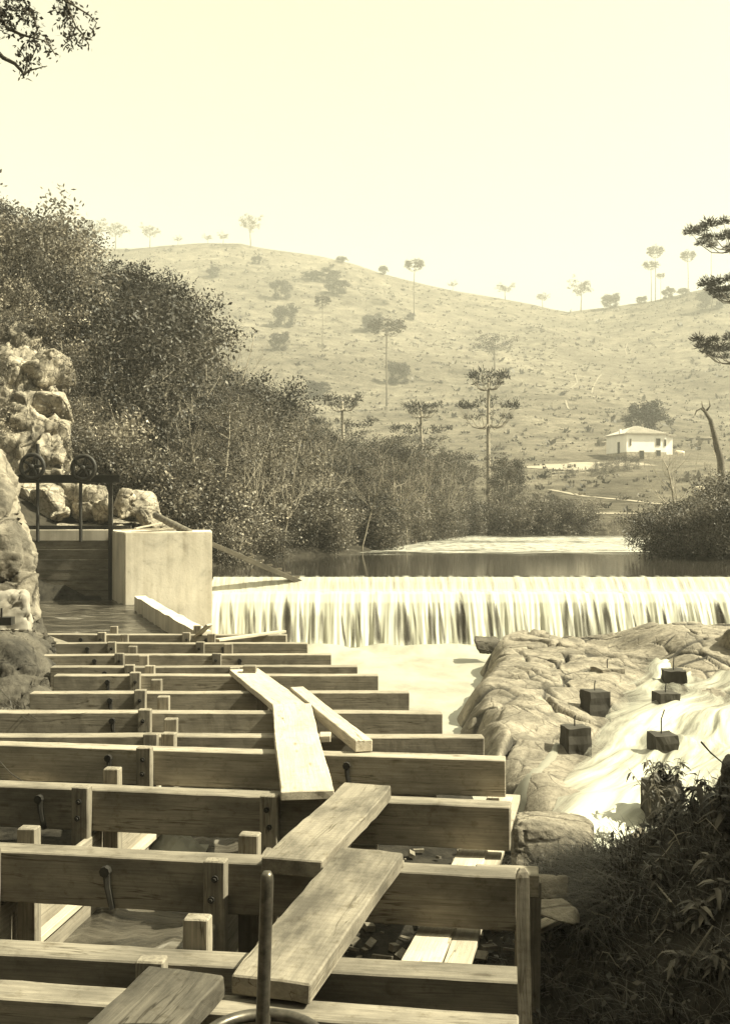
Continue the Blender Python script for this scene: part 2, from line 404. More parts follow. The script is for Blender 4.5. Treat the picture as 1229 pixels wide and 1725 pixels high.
M = dict(
    beam=wood_mat('sawn_beam', 0.25, 0.38, 0.42),
    beam_dark=wood_mat('shaded_beam', 0.19, 0.30, 0.5),  # same beam timber, toned darker to carry the shade of the near beams
    post=wood_mat('post_wood', 0.16, 0.34, 0.45),
    fresh=wood_mat('fresh_plank', 0.38, 0.56, 0.22),
    worn=wood_mat('worn_plank', 0.18, 0.25, 0.62, saw=0.3),
    old=wood_mat('old_plank', 0.08, 0.15, 0.62),
    gate=wood_mat('gate_board', 0.11, 0.20, 0.45),
    wall=wood_mat('flume_board', 0.20, 0.34, 0.35),
    iron=noisy_mat('rusty_iron', 0.010, 0.028, 18, 0.6, 0.25, 0.004, 0.4),
    stem=noisy_mat('worn_steel', 0.05, 0.13, 25, 0.38, 0.1, 0.002, 0.5, metal=0.6),
    concrete=concrete_mat('concrete', 0.22, 0.62), old_concrete=concrete_mat('old_concrete', 0.14, 0.34),
    wet_concrete=concrete_mat('wet_concrete', 0.03, 0.10),
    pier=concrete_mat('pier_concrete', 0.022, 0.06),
    rock=rock_mat('granite', 0.12, 0.38, 1.0, 0.7, 0.5),
    rock_dark=rock_mat('dark_granite', 0.03, 0.13, 1.4, 0.7, 0.8),
    bedrock=rock_mat('bedrock', 0.15, 0.32, 1.8, 0.25, 0.4, True), outcrop=rock_mat('outcrop', 0.15, 0.34, 1.8, 0.6, 0.5),
    cliff=rock_mat('cliff_rock', 0.14, 0.46, 2.2, 0.85, 0.75),
    leaf=leaf_mat('leaf', 0.03, 0.12),
    leaf2=leaf_mat('leaf_pale', 0.06, 0.19),
    leaf3=leaf_mat('leaf_dark', 0.018, 0.075),
    needle=leaf_mat('needle', 0.018, 0.05, 0.1),
    plant=leaf_mat('plant_leaf', 0.02, 0.085, 0.2),
    grassb=leaf_mat('grass_blade', 0.012, 0.05, 0.2),
    bark=noisy_mat('bark', 0.07, 0.20, 9, 0.9, 0.5, 0.02),
    pale_bark=noisy_mat('pale_bark', 0.17, 0.38, 6, 0.85, 0.4, 0.01),
    hill=grass_ground_mat(),
    floor=noisy_mat('forest_floor', 0.02, 0.06, 1.5, 0.95, 0.6, 0.1, 0.05),
    earth=noisy_mat('dark_earth', 0.010, 0.04, 5, 0.9, 0.7, 0.05, 0.1),
    path=noisy_mat('pale_path', 0.20, 0.36, 0.6, 0.95, 0.3, 0.05, 0.05),
    gully=noisy_mat('eroded_soil', 0.20, 0.30, 0.6, 0.95, 0.3, 0.05, 0.05),
    lime=noisy_mat('limewash', 0.78, 0.88, 0.8, 0.9, 0.15, 0.02, 0.1, tw=0.3),
    stone=rock_mat('rubble_stone', 0.22, 0.50, 2.2, 0.8, 0.1),
    tile=noisy_mat('roof_tile', 0.40, 0.58, 1.5, 0.9, 0.3, 0.03, 0.1, tw=0.6),
    hole=noisy_mat('dark_opening', 0.012, 0.02, 2, 0.7, 0.1, 0.01),
    hide=noisy_mat('white_hide', 0.7, 0.82, 3, 0.8, 0.1, 0.01),
    river=river_mat(), canal=canal_mat(),
    fall=foam_mat('falling_water', (4.2, 0.5, 0.16), (0.30, 0.66), 0.16, True, white=0.46),
    lip=foam_mat('crest_water', (7.0, 0.6, 0.5), (0.34, 0.60), 0.25, False, white=0.42),
    pool=foam_mat('foam', (1.1, 0.6, 0.6), (0.34, 0.78), 0.18, white=0.34),
    rapid=foam_mat('rapid_water', (5.0, 0.55, 1.0), (0.24, 0.86), 0.12, True, white=0.48, coord='UV'),
)

# ------------------------------------------------------------------ terrain
LEFT = [(-12, 10), (-9, 22), (-6.5, 29), (-4.6, 33), (-3.8, 39), (-0.3, 42.6), (1.9, 51), (4.9, 65), (8, 75), (17, 80), (30, 83), (90, 92), (600, 130)]
RIGHT = [(60, 30), (14, 35), (11.0, 40), (11.8, 47), (14.6, 57), (24, 66), (45, 72), (90, 78), (600, 100)]
MEADOW = [(78, -0.3), (84, 0.15), (95, 1.2), (120, 3.0), (150, 6.0), (190, 10.4), (225, 15.7)]
RIDGE = [(-420, 120), (-230, 150), (-150, 156), (-72, 158), (-30, 150), (30, 136), (70, 126), (117, 118), (165, 124), (211, 131), (300, 146), (450, 150)]

def seg_dist(poly, x, y):
    best = 1e9; sign = 1
    for (ax, ay), (bx, by) in zip(poly, poly[1:]):
        dx, dy = bx - ax, by - ay
        t = max(0, min(1, ((x - ax) * dx + (y - ay) * dy) / (dx * dx + dy * dy)))
        ex, ey = x - ax - t * dx, y - ay - t * dy
        d = ex * ex + ey * ey
        if d < best:
            best = d; sign = 1 if dx * (y - ay) - dy * (x - ax) > 0 else -1
    return math.sqrt(best) * sign

def nz(x, y, s, seed=0.0): return noise.noise(Vector((x * s, y * s, seed)))

FLR = [(5, -0.9), (8.9, -0.6), (10.9, -1.2), (12.4, -1.7), (14.4, -2.4), (18, -2.7), (24.4, -5.1), (28, -5.6)]   # right side of the canal
def ground_z(x, y):
    if y > 28:
        d = seg_dist(LEFT, x, y)
        n = nz(x, y, 0.06) * 1.2 + nz(x, y, 0.3, 3) * 0.25
        if d > 0 or y > 130:
            if y > 225:
                t = (y - 225) / 395.0
                zr = lerp_table(RIDGE, x) + 5 * nz(x, 0, 0.012, 7)
                if t < 1:
                    s = 0.42 * t + 0.58 * t ** 1.7
                    s = s if t < 0.93 else s - 0.25 * (t - 0.93) ** 2 * 10
                    m = 15.7 + (zr - 15.7) * s
                else:
                    m = zr - 2 - (t - 1) ** 1.2 * 130
                m += (nz(x, y, 0.014, 5) * 5 + nz(x, y, 0.05, 9) * 1.4) * min(1, t * 6) * (1 - smooth(0.8, 1.0, t) * .6)
            else: m = lerp_table(MEADOW, y)
            wf = (1 - smooth(-13, 0, x - 0.02 * (y - 40))) * (1 - smooth(74, 112, y))
            hl = min(0.52 * d, 14 + 0.22 * (d - 27) if d > 27 else 99)
            lo = min(0.25 * d - 0.15, 1.0)
            m = max(m, lo) if y < 84 else m
            return m * (1 - wf) + (hl + 0.1 * n) * wf + (n * 0.25 if d > 3 and y < 225 else 0) - (0.0 if d > 0.6 else 0.25 * (0.6 - d))
        r = seg_dist(RIGHT, x, y)
        if r < 0: return -0.2 + min(1.6, -r * 0.3) + n * 0.15
        return -1.2
    # downstream of the dam
    sx = smooth(1.0, 1.7, x); base = -2.15 + 1.0 * (1 - smooth(11.0 - 3.2 * sx, 13.5 - 3.7 * sx, y))
    if x < 0.2: base = base + (-1.12 - base) * (1 - smooth(-0.5, 0.5, x - lerp_table(FLR, y)))
    base += 0.06 * nz(x, y, 1.3, 2)
    left = smooth(-4.2, -8.5, x) * 0 + (smooth(3.4, 9.0, -x - 0.10 * max(0, y - 10)) * 4.2)
    if y > 16: left = smooth(0, 1.6, lerp_table([(16, -5.4), (20, -7.1), (28, -9.0)], y) - x) * 3.4 + smooth(10, 20, -x) * 4
    mound = smooth(0.55, 3.7, x) * 1.75 * (1 - smooth(7.0, 9.6, y + 0.15 * x))
    bank = smooth(9, 16, x) * 3.2 * smooth(8, 12, y)
    flat = -1.05 if (-2.2 < x < -0.6 and y > 9 and y < 15) else 0
    z = base + left + mound + bank
    if y < -1.5: z += 1.35 * (-1.5 - y) + 0.8 * nz(x, y, 0.4, 6)     # unseen hillside added behind the viewer to block sky light
    xe = 0.345 * y + 0.28                            # unseen steep rise added at right, shaped to shade the grassy mound
    z += 1.9 * smooth(xe, xe + 1.0, x) * (1 - smooth(8.5, 10.5, y)) * smooth(1.0, 2.4, y)
    if -4.5 < x < 0 and y < 16: z = min(z, -1.12)
    return z

def ray_hit(px, py, y0=84.0, y1=640.0):
    y = y0; k = (px - CX) / F; s = (py - HY) / F
    while y < y1:
        if CZ - s * y < ground_z(k * y, y): return Vector((k * y, y, ground_z(k * y, y)))
        y += 1.0
    return Vector((k * 612, 612, ground_z(k * 612, 612)))

def spaced(stops):
    out = []
    for a, b, s in stops:
        n = max(1, round((b - a) / s)); out += [a + (b - a) * i / n for i in range(n)]
    return out + [stops[-1][1]]

xs = spaced([(-640, -260, 22), (-260, -90, 9), (-90, -30, 3), (-30, -6, 0.9), (-6, 6, 0.35), (6, 30, 0.9), (30, 110, 2.6), (110, 280, 7), (280, 640, 22)])
ys = spaced([(-34, 1, 2), (1, 12, 0.35), (12, 90, 0.9), (90, 240, 2.6), (240, 660, 6), (660, 1000, 30)])
vs = [(x, y, ground_z(x, y)) for y in ys for x in xs]
nx = len(xs)
fs = [(j * nx + i, j * nx + i + 1, (j + 1) * nx + i + 1, (j + 1) * nx + i) for j in range(len(ys) - 1) for i in range(nx - 1)]
me = bpy.data.meshes.new('ground'); me.from_pydata(vs, [], fs)
for k in ('hill', 'floor', 'earth'): me.materials.append(M[k])
mi = []
for f in fs:
    c = [sum(vs[i][k] for i in f) / 4 for k in range(3)]
    if c[1] < 28: mi.append(2)
    elif c[1] < 105 and c[0] - 0.12 * (c[1] - 60) < 8: mi.append(1)
    elif c[1] < 64: mi.append(1)
    else: mi.append(0)
me.polygons.foreach_set('material_index', mi)
me.polygons.foreach_set('use_smooth', [True] * len(fs)); me.update()
tag(link('ground', me), kind='structure')

def drape_strip(name, pts, w, mat, lift=0.02, step=2.0):
    dense = []
    for a, b in zip(pts, pts[1:]):
        n = max(1, int((Vector(b) - Vector(a)).length / step))
        for i in range(n): dense.append(Vector(a).lerp(Vector(b), i / n))
    dense.append(Vector(pts[-1]))
    V = []; Fc = []
    for i, p in enumerate(dense):
        d = dense[min(i + 1, len(dense) - 1)] - dense[max(i - 1, 0)]; nrm = Vector((-d.y, d.x, 0)).normalized()
        ww = w * (0.75 + 0.5 * noise.noise(p * 0.35))
        for s in (-1, -0.33, 0.33, 1):
            q = p + nrm * ww * 0.5 * s
            V.append((q.x, q.y, ground_z(q.x, q.y) + lift))
    for i in range(len(dense) - 1):
        for k in range(3): Fc.append((i * 4 + k, i * 4 + k + 1, i * 4 + k + 5, i * 4 + k + 4))
    mb = MB(); mb.add(V, Fc)
    return mb.build(name, mat, smooth_=True)

def gpt(px, py):
    h = ray_hit(px, py); return (h.x, h.y, 0)
tag(drape_strip('path', [gpt(925, 826), gpt(980, 837), gpt(1060, 845), gpt(1130, 852), gpt(1190, 858)], 1.1, M['path'], 0.06), kind='structure')
tag(drape_strip('path', [gpt(970, 866), gpt(1040, 866), gpt(1090, 867), gpt(1150, 868)], 1.3, M['path'], 0.06), kind='structure')
tag(drape_strip('yard', [gpt(925, 792), gpt(985, 784), gpt(1045, 782), gpt(1075, 781)], 13, M['path'], 0.10, 1.5), kind='structure')
tag(drape_strip('path', [gpt(930, 747), gpt(1000, 746), gpt(1040, 745)], 1.5, M['path'], 0.10), kind='structure')
for g in ([(1012, 632), (1000, 650), (996, 664), (1006, 668)], 
          [(968, 632), (972, 645), (960, 655)], [(952, 676), (958, 690)], [(1055, 600), (1052, 590), (1056, 580)]):
    tag(drape_strip('eroded_path', [gpt(*q) for q in g], .6, M['gully'], 0.25, 2), kind='structure')

# ------------------------------------------------------------------ water
mb = MB()
mb.add([(-14, 28.7, -0.12), (16, 28.7, -0.12), (60, 31, -0.12), (60, 110, -0.12), (-14, 110, -0.12)], [(0, 1, 2, 3, 4)])
tag(mb.build('river_water', M['river']), kind='structure')

# ------------------------------------------------------------------ dam and falling water
DX0, DX1 = -4.05, 13.0
dam = thing('dam', 'low concrete overflow dam under the white curtain of water', 'dam', (4.5, 28.3, -1.9))
prof = [(28.95, -2.4), (28.95, -0.24), (28.62, -0.20), (28.25, -0.46), (27.98, -0.56), (27.55, -1.0), (27.15, -1.95), (27.1, -2.4)]
mb = MB(); V = []; Fc = []
for x in (DX0, DX1): V += [(x, y, z) for y, z in prof]
n = len(prof)
for i in range(n): Fc.append((i, (i + 1) % n, n + (i + 1) % n, n + i))
Fc += [tuple(range(n))[::-1], tuple(range(n, 2 * n))]
mb.add(V, Fc); mb.build('dam_wall', M['wet_concrete'], dam, fixn=True)

def sheet(name, prof, mat, amp, x0, x1, dx, varf, seed):
    nxx = int((x1 - x0) / dx); V = []; A = []; Fc = []
    dense = []
    for (a, b) in zip(prof, prof[1:]):
        for i in range(8): dense.append((a[0] + (b[0] - a[0]) * i / 8, a[1] + (b[1] - a[1]) * i / 8))
    dense.append(prof[-1]); m = len(dense)
    for i in range(nxx + 1):
        x = x0 + (x1 - x0) * i / nxx
        for j, (y, z) in enumerate(dense):
            t = j / (m - 1)
            k = noise.noise(Vector((x * 5.0, z * 0.35, seed))) * 0.6 + noise.noise(Vector((x * 13, z * 0.8, seed + 5))) * 0.4
            V.append((x + 0.10 * t * t * noise.noise(Vector((x * 1.1, 0, seed))), y - amp * (0.25 + t) * (k + .2), z + 0.02 * k))
            A.append(varf(x, t))
    for i in range(nxx):
        for j in range(m - 1): Fc.append((i * m + j, (i + 1) * m + j, (i + 1) * m + j + 1, i * m + j + 1))
    q = MB(); q.v = V; q.f = Fc; q.a = A
    return q.build(name, mat, smooth_=True)
tag(sheet('crest_water', [(28.9, -0.12), (28.6, -0.135), (28.4, -0.24), (28.2, -0.42), (28.05, -0.49)], M['lip'], 0.035, DX0, DX1, 0.045,
          lambda x, t: 0.66 - 0.13 * math.sin(math.pi * min(1, t * 1.1)), 1), kind='structure')
GAPS = [((350 + X / 2.731 - CX) / F * 27.3, w) for X, w in ((75, .07), (130, .07), (195, .10), (225, .04), (270, .05), (325, .11), (385, .15), (437, .06), (515, .24), (628, .03), (672, .10), (708, .05), (792, .13), (905, .20), (965, .04), (1040, .11), (1095, .06), (1140, .05), (1200, .09))]
GAPS += [((350 + X / 1.398 - CX) / F * 27.3, w) for X, w in ((600, .10), (668, .05), (690, .10), (727, .12), (755, .05), (790, .03), (858, .16), (893, .24), (925, .05), (945, .14), (972, .04), (1010, .03), (1050, .10), (1085, .05), (1128, .18), (1160, .04), (1190, .04), (1216, .16))]
GAPS += [(x, .12) for x in (9.2, 9.9, 10.5, 11.2, 12.0, 12.6)]
def fallvar(x, t):
    v = 0.76 + 0.08 * noise.noise(Vector((x * 2.3, t * 1.5, 4)))
    for gx, w in GAPS:
        c = gx + (0.18 + 0.14 * noise.noise(Vector((gx * 1.7, 3, 0)))) * (t ** 1.6 - 1)
        ww = w * (0.25 + 0.75 * smooth(0.2, 0.75, t)) * 0.5
        d = abs(x - c) / (ww * 1.45)
        if d < 1.8: v -= 0.29 * smooth(1.9, 0.5, d) * smooth(0.10 + 0.5 * abs(noise.noise(Vector((gx * 3, 0, 0)))), 0.62, t) * (1 - 0.5 * smooth(.86, 1, t))
    return v
tag(sheet('waterfall', [(28.1, -0.47), (27.86, -0.52), (27.62, -0.72), (27.42, -1.05), (27.22, -1.45), (27.05, -1.80)], M['fall'], 0.10, DX0, DX1, 0.025, fallvar, 9), kind='structure')

# foaming pool below the dam
def grid_mesh(name, x0, x1, y0, y1, s, zf, mat, varf=None, keep=None):
    nxx = int((x1 - x0) / s) + 1; nyy = int((y1 - y0) / s) + 1
    V = []; A = []
    for j in range(nyy):
        for i in range(nxx):
            x = x0 + (x1 - x0) * i / (nxx - 1); y = y0 + (y1 - y0) * j / (nyy - 1)
            V.append((x, y, zf(x, y))); A.append(varf(x, y) if varf else 0.5)
    Fc = [(j * nxx + i, j * nxx + i + 1, (j + 1) * nxx + i + 1, (j + 1) * nxx + i) for j in range(nyy - 1) for i in range(nxx - 1)]
    if keep: Fc = [f for f in Fc if keep(*V[f[0]][:2])]
    q = MB(); q.v = V; q.f = Fc; q.a = A
    return q.build(name, mat, smooth_=True)
def poolz(x, y):
    d = smooth(4.0, 0.0, 27.3 - y)
    return -1.84 + d * (0.12 + 0.22 * noise.noise(Vector((x * 1.2, y * 1.2, 0)))) + 0.05 * noise.noise(Vector((x * 0.9, y * 0.5, 3)))
tag(grid_mesh('pool_water', -3.9, 13, 8.6, 27.35, 0.16, poolz, M['pool'], lambda x, y: 0.72 if y > 22 else 0.66, lambda x, y: x > lerp_table(FLR, y) - 0.1), kind='structure')

# ------------------------------------------------------------------ bedrock slab with its cracks
RAPL = [(7.2, 25.5), (5.9, 22.2), (4.95, 19.7), (3.75, 16.3), (2.85, 13.7), (2.1, 11.7), (1.85, 10.7), (1.7, 9.6)]
def rap_left(y):
    return lerp_table([(b, a) for a, b in RAPL[::-1]], y)
LEV = [(9.3, -2.15), (10.2, -1.9), (10.9, -1.52), (11.4, -1.43), (17, -1.41), (20, -1.38), (25.2, -1.30)]   # level of the rapids
CRK = [0.0]
def crack(x, y): bed_z(x, y); return CRK[0]
def bed_z(x, y):
    xl = lerp_table([(8.5, 1.1), (10.5, 1.2), (14, 1.0), (17.3, 1.15), (19.6, 1.65), (23.5, 2.3), (24.6, 3.0), (26, 3.6)], y)
    e = smooth(-0.15, 0.9, x - xl - 0.25 * noise.noise(Vector((y * 0.8, 1, 2))))
    xr = rap_left(y)
    ch = smooth(-0.5, 0.5, x - xr)
    top = -1.22 - 0.16 * smooth(20, 11, y) + 0.16 * 0.4 * math.exp(-((x - xl - 1.3) / 1.4) ** 2)
    far = smooth(26.4, 24.4, y)
    z = top + (lerp_table(LEV, y) - 0.06 - top) * ch * smooth(23, 20, y)
    z = -2.4 + (z + 2.4) * e * (0.55 + 0.45 * far)
    # tilted joints splitting the slab into blocks
    w_ = Vector((noise.noise(Vector((x, y, 1)) * 0.6), noise.noise(Vector((x, y, 8)) * 0.6), 0)) * 0.16
    up = smooth(12, 17, y) * smooth(0.6, 1.6, x - xl)
    p1 = Vector((x * 0.50 + y * 0.30, (-x * 0.45 + y * 0.62) * 0.42, 0.0)) + w_
    d1, q1 = noise.voronoi(p1)
    p2 = Vector((x * 0.9 + y * 0.85, (-x * 0.9 + y * 0.75) * 0.75, 3.0)) + w_ * 1.6
    d2, q2 = noise.voronoi(p2)
    g1 = 1 - smooth(0.0, 0.045, d1[1] - d1[0]); g2 = (1 - smooth(0.0, 0.06, d2[1] - d2[0])) * (0.25 + 0.75 * up)
    c1, c2 = q1[0], q2[0]
    h1 = noise.noise(c1 * 3.1 + Vector((.3, .7, .2))) * 0.09 + (p1.x - c1.x) * (0.25 + 0.5 * noise.noise(c1 * 5.3)) * .55 + (p1.y - c1.y) * 0.6 * noise.noise(c1 * 4.1 + Vector((5, 0, 0)))
    h2 = noise.noise(c2 * 2.7) * 0.11 + (p2.x - c2.x) * .28 * noise.noise(c2 * 5.3) + (p2.y - c2.y) * .28 * noise.noise(c2 * 4.1)
    s1 = smooth(0.0, 0.075, d1[1] - d1[0]); s2 = smooth(0.0, 0.10, d2[1] - d2[0])
    z += e * (1 - .45 * ch) * (h1 * .6 * s1 + h2 * (0.2 + .45 * up) * s2 - 0.14 * g1 - 0.07 * g2)
    z += e * (0.035 * noise.fractal(Vector((x * 1.6, y * 1.6, 5)), 0.75, 2.1, 6) + 0.02 * noise.noise(Vector((x * 2 + y * 5, y * 2, 0))))
    z -= 0.10 * smooth(-1.3, -0.5, x - xr) * smooth(12.2, 13, y) * smooth(18.4, 17.2, y)
    z -= 0.24 * math.exp(-((x - 3.72) ** 2 + (y - 16.6) ** 2) / 1.1) + 0.04 * math.exp(-((x - 2.75) ** 2 + (y - 13.4) ** 2) / 0.35)
    k1 = 1 - smooth(0.0, 0.05, d1[1] - d1[0]); k2 = (1 - smooth(0.0, 0.045, d2[1] - d2[0])) * (0.15 + .85 * up)
    CRK[0] = e * max(k1, 0.8 * k2) * (0.55 + 0.9 * abs(noise.noise(Vector((x * 1.3, y * 1.3, 17)))) + 0.25)
    if x > 5.2 and y > 19: z += 0.38 * smooth(5.4, 6.6, x - 0.35 * (y - 20) * 0 + 0.25 * noise.noise(Vector((x, y, 3)))) * smooth(19.5, 21, y) * smooth(25.5, 23.5, y)
    return z
o = grid_mesh('rock_slab', 0.4, 10.5, 8.8, 26.6, 0.034, bed_z, M['bedrock'], crack)
tag(o, 'broad cracked bedrock slab below the waterfall beside the rapids', 'rock')

# rapids running over the right of the slab
V = []; A = []; Fc = []; UV = []
ns, nw = 360, 130
tot = [(25.2 + (9.3 - 25.2) * i / ns) for i in range(ns + 1)]
for i, y in enumerate(tot):
    xl = rap_left(y) + 0.22 * noise.noise(Vector((0, y * 0.9, 0)))
    w = 4.6 - 1.6 * smooth(14, 10, y)
    for k in range(nw + 1):
        u = k / nw; x = xl + u * w
        edge = min(1, u / 0.12)
        b = bed_z(x, y)
        fl = u * w - 0.22 * y + 0.5 * noise.noise(Vector((u * w * .6, y * .35, 31)))
        t = 0.20 * edge * noise.noise(Vector((fl * 1.1, y * 0.50, 2))) + 0.09 * noise.noise(Vector((fl * 2.9, y * 0.9, 7))) + 0.04 * noise.noise(Vector((fl * 9, y * 1.6, 3)))
        lev = lerp_table(LEV, y)
        V.append((x, y, lev + t + 0.05))
        A.append(0.68 + 0.08 * smooth(18.5, 15, y) - 0.42 * (1 - min(1, u / 0.10)) + 0.34 * noise.noise(Vector((fl * 1.2, y * 0.30, 12))) + 0.12 * smooth(11.6, 10.4, y))
        UV.append((fl, y))
for i in range(ns):
    for k in range(nw): Fc.append((i * (nw + 1) + k, (i + 1) * (nw + 1) + k, (i + 1) * (nw + 1) + k + 1, i * (nw + 1) + k + 1))
q = MB(); q.v = V; q.f = Fc; q.a = A
o = q.build('rapid_water', M['rapid'], smooth_=True, fixn=False); tag(o, kind='structure')
ul = o.data.uv_layers.new(name='UVMap')
ul.data.foreach_set('uv', [c for l in o.data.loops for c in UV[l.vertex_index]])

# thin trickle crossing the slab
V = []; Fc = []; A = []
tp = [U(945, 1240, -1.3), U(915, 1275, -1.33), U(890, 1300, -1.35), U(868, 1335, -1.4), U(850, 1380, -1.5)]
for i in range(41):
    t = i / 40 * 4; a = int(min(3, t)); p = tp[a].lerp(tp[a + 1], t - a)
    w = 0.05 + 0.10 * i / 40
    for s in (-1, -.4, .4, 1):
        x = p.x + s * w * (1 + .4 * noise.noise(Vector((i * .4, s, 0)))); y = p.y + s * w * 0.4
        V.append((x, y, bed_z(x, y) + 0.03 - 0.025 * abs(s))); A.append(0.62)
for i in range(40):
    for k in range(3): Fc.append((i * 4 + k, i * 4 + k + 1, i * 4 + k + 5, i * 4 + k + 4))
q = MB(); q.v = V; q.f = Fc; q.a = A
tag(q.build('trickle_water', M['rapid'], smooth_=True), kind='structure')

# ------------------------------------------------------------------ rocks
def hull_rock(name, pts, mat, label, sub=3, amp=0.12, freq=1.2, bev=0.0, cat='rock', group=None, parent=None, fine=0.03):
    bm = bmesh.new()
    for p in pts: bm.verts.new(p)
    r = bmesh.ops.convex_hull(bm, input=bm.verts)
    junk = [e for e in r['geom_interior'] + r['geom_unused'] if isinstance(e, bmesh.types.BMVert)]
    bmesh.ops.delete(bm, geom=list(set(junk)), context='VERTS')
    size = max((Vector(a) - Vector(pts[0])).length for a in pts)
    bmesh.ops.bevel(bm, geom=list(bm.edges), offset=size * 0.035 + bev, segments=1, affect='EDGES', clamp_overlap=True)
    bmesh.ops.triangulate(bm, faces=bm.faces)
    for _ in range(sub):
        long_ = [e for e in bm.edges if e.calc_length() > size * fine]
        if not long_: break
        bmesh.ops.subdivide_edges(bm, edges=long_, cuts=1)
        bmesh.ops.triangulate(bm, faces=bm.faces)
    bm.normal_update()
    off = {}
    for v in bm.verts:
        p = v.co * freq
        k = noise.fractal(p, 0.8, 2.2, 5)
        c = noise.voronoi(p * 0.9 + Vector((noise.noise(p), noise.noise(p + Vector((9, 0, 0))), 0)) * .4)[0]
        g = 1 - smooth(0.0, 0.10, c[1] - c[0])
        off[v] = v.co + v.normal * (amp * k * 0.8 - amp * 0.7 * g)
    for v, c in off.items(): v.co = c
    me = bpy.data.meshes.new(name); bm.to_mesh(me); bm.free()
    me.polygons.foreach_set('use_smooth', [True] * len(me.polygons))
    me.materials.append(mat)
    o = link(name, me, parent)
    if label: tag(o, label, cat, group)
    return o

def boulder(name, c, s, mat, label, seed, amp=None, group=None, n=13, sub=3):
    r = random.Random(seed); pts = []
    for i in range(n):
        d = Vector((r.gauss(0, 1), r.gauss(0, 1), r.gauss(0, 1))).normalized()
        d = Vector([math.copysign(abs(k) ** 0.7, k) for k in d])
        pts.append(Vector(c) + Vector((d.x * s[0] / 2, d.y * s[1] / 2, d.z * s[2] / 2)) * r.uniform(0.88, 1.1))
    return hull_rock(name, pts, mat, label, sub=sub, amp=amp or min(s) * 0.07, freq=1.6 / max(0.3, min(s)), group=group)

# rock wall closing the canal on the left
def rp(L): return [P(*q) for q in L]
hull_rock('rock', rp([(-4, 748, 16.5), (14, 800, 15.6), (40, 885, 15.0), (62, 985, 14.6), (70, 1045, 14.9), (66, 1060, 16.8), (45, 900, 18), (10, 780, 19), (-260, 740, 19), (-300, 1080, 17), (-260, 1150, 15.5), (20, 1110, 14.4), (-300, 760, 15), (-60, 1100, 14.2)]),
          M['rock'], 'tall leaning rock face with cracks at the left edge beside the canal', 6, 0.20, 1.5, fine=0.018)
hull_rock('rock', rp([(-120, 1075, 12.2), (28, 1068, 12.6), (52, 1072, 13.5), (70, 1050, 14.6), (98, 1118, 12.4), (112, 1160, 11.6), (110, 1200, 11.6), (62, 1130, 11.3), (52, 1230, 10.8), (-120, 1240, 10.6), (-120, 1100, 11.0), (30, 1085, 11.6), (-140, 1080, 15)]),
          M['rock_dark'], 'dark rounded rock with pale worn top at the left ends of the beams', 6, 0.12, 1.8, fine=0.018)
o = hull_rock('concrete_footing', rp([(-80, 998, 13.9), (40, 994, 13.9), (47, 1000, 13.7), (52, 1066, 13.6), (-80, 1068, 13.4), (-80, 1000, 15), (44, 996, 15), (52, 1066, 15), (-80, 1068, 15)]),
              M['old_concrete'], 'pale concrete footing wedged against the leaning rock face', 4, 0.06, 2.2, cat='footing')
mb = MB(); mb.box(P(11, 1046, 13.3), (0.17, 0.14, 0.10)); mb.box(P(3, 1038, 13.25), (0.02, 0.02, 0.20))
tag(mb.build('iron_box', M['iron']), 'small dark iron box in front of the concrete footing', 'box')

# cliff of broken blocks behind the gate
CL = [(62, 645, 34, 90, 80), (88, 628, 33.6, 60, 70), (45, 700, 33.5, 80, 70), (95, 700, 33.3, 62, 80), (30, 600, 35, 80, 110), (70, 745, 33, 90, 80), (105, 755, 32.8, 40, 90),
      (28, 775, 32.5, 70, 90), (60, 560, 36, 70, 90), (20, 520, 37, 90, 110), (62, 480, 38, 60, 80), (10, 660, 33.6, 70, 120),
      (52, 840, 31.8, 70, 60), (84, 852, 31.2, 62, 62), (128, 845, 31.6, 44, 75), (160, 845, 31.8, 60, 72), (182, 858, 31.2, 44, 50), (228, 858, 31.5, 78, 58), (212, 850, 30.8, 30, 50), (104, 868, 30.8, 28, 24), (255, 872, 31, 46, 36), (20, 850, 31.5, 60, 80)]
CLT = ['pale flat-faced block low in the upper half of the cliff', 'narrow block on the right shoulder of the cliff', 'blocky rock in the left middle of the cliff', 'square-cut block right of the cliff middle',
       'dark mossy block high on the cliff', 'wide pale block just above the left handwheel', 'upright block behind the two handwheels', 'rough block left of the left handwheel',
       'overgrown block near the cliff head', 'overgrown bulky rock at the left edge of the cliff head', 'topmost overgrown block of the cliff', 'tall block at the left edge of the cliff',
       'angular boulder seen behind the left gate post', 'wedge-shaped boulder overhanging a dark gap behind the gate', 'upright boulder between the two gate stems', 'big squarish boulder right of the second gate stem',
       'small boulder behind the right gate post', 'large smooth boulder right of the gate frame', 'slim broken rock beside the large smooth boulder', 'little pale stone under the wedge-shaped boulder', 'low rock behind the boards on the concrete block', 'boulder at the left end of the gate beam']
for i, (px, py, d, w, h) in enumerate(CL):
    k = d / F
    m = M['cliff'] if i not in (8, 9, 10, 4) else M['rock_dark']
    boulder('boulder', P(px, py, d), (w * k * 1.15, w * k * 1.1 + 0.5, h * k * 1.2), m, CLT[i], 100 + i, amp=0.07, sub=4)

hull_rock('cliff', rp([(-90, 470, 37), (40, 475, 36.6), (70, 525, 35.4), (80, 600, 33.9), (100, 690, 32.7), (108, 780, 31.9), (106, 880, 31.6), (-90, 880, 31.6), (-90, 650, 33), (95, 880, 37), (60, 480, 41), (-90, 470, 41), (30, 610, 33.2), (62, 740, 31.9)]), M['cliff'],
          'steep craggy rock cliff rising behind the gate at the left edge', 6, 0.42, 1.15, cat='cliff', fine=0.014)
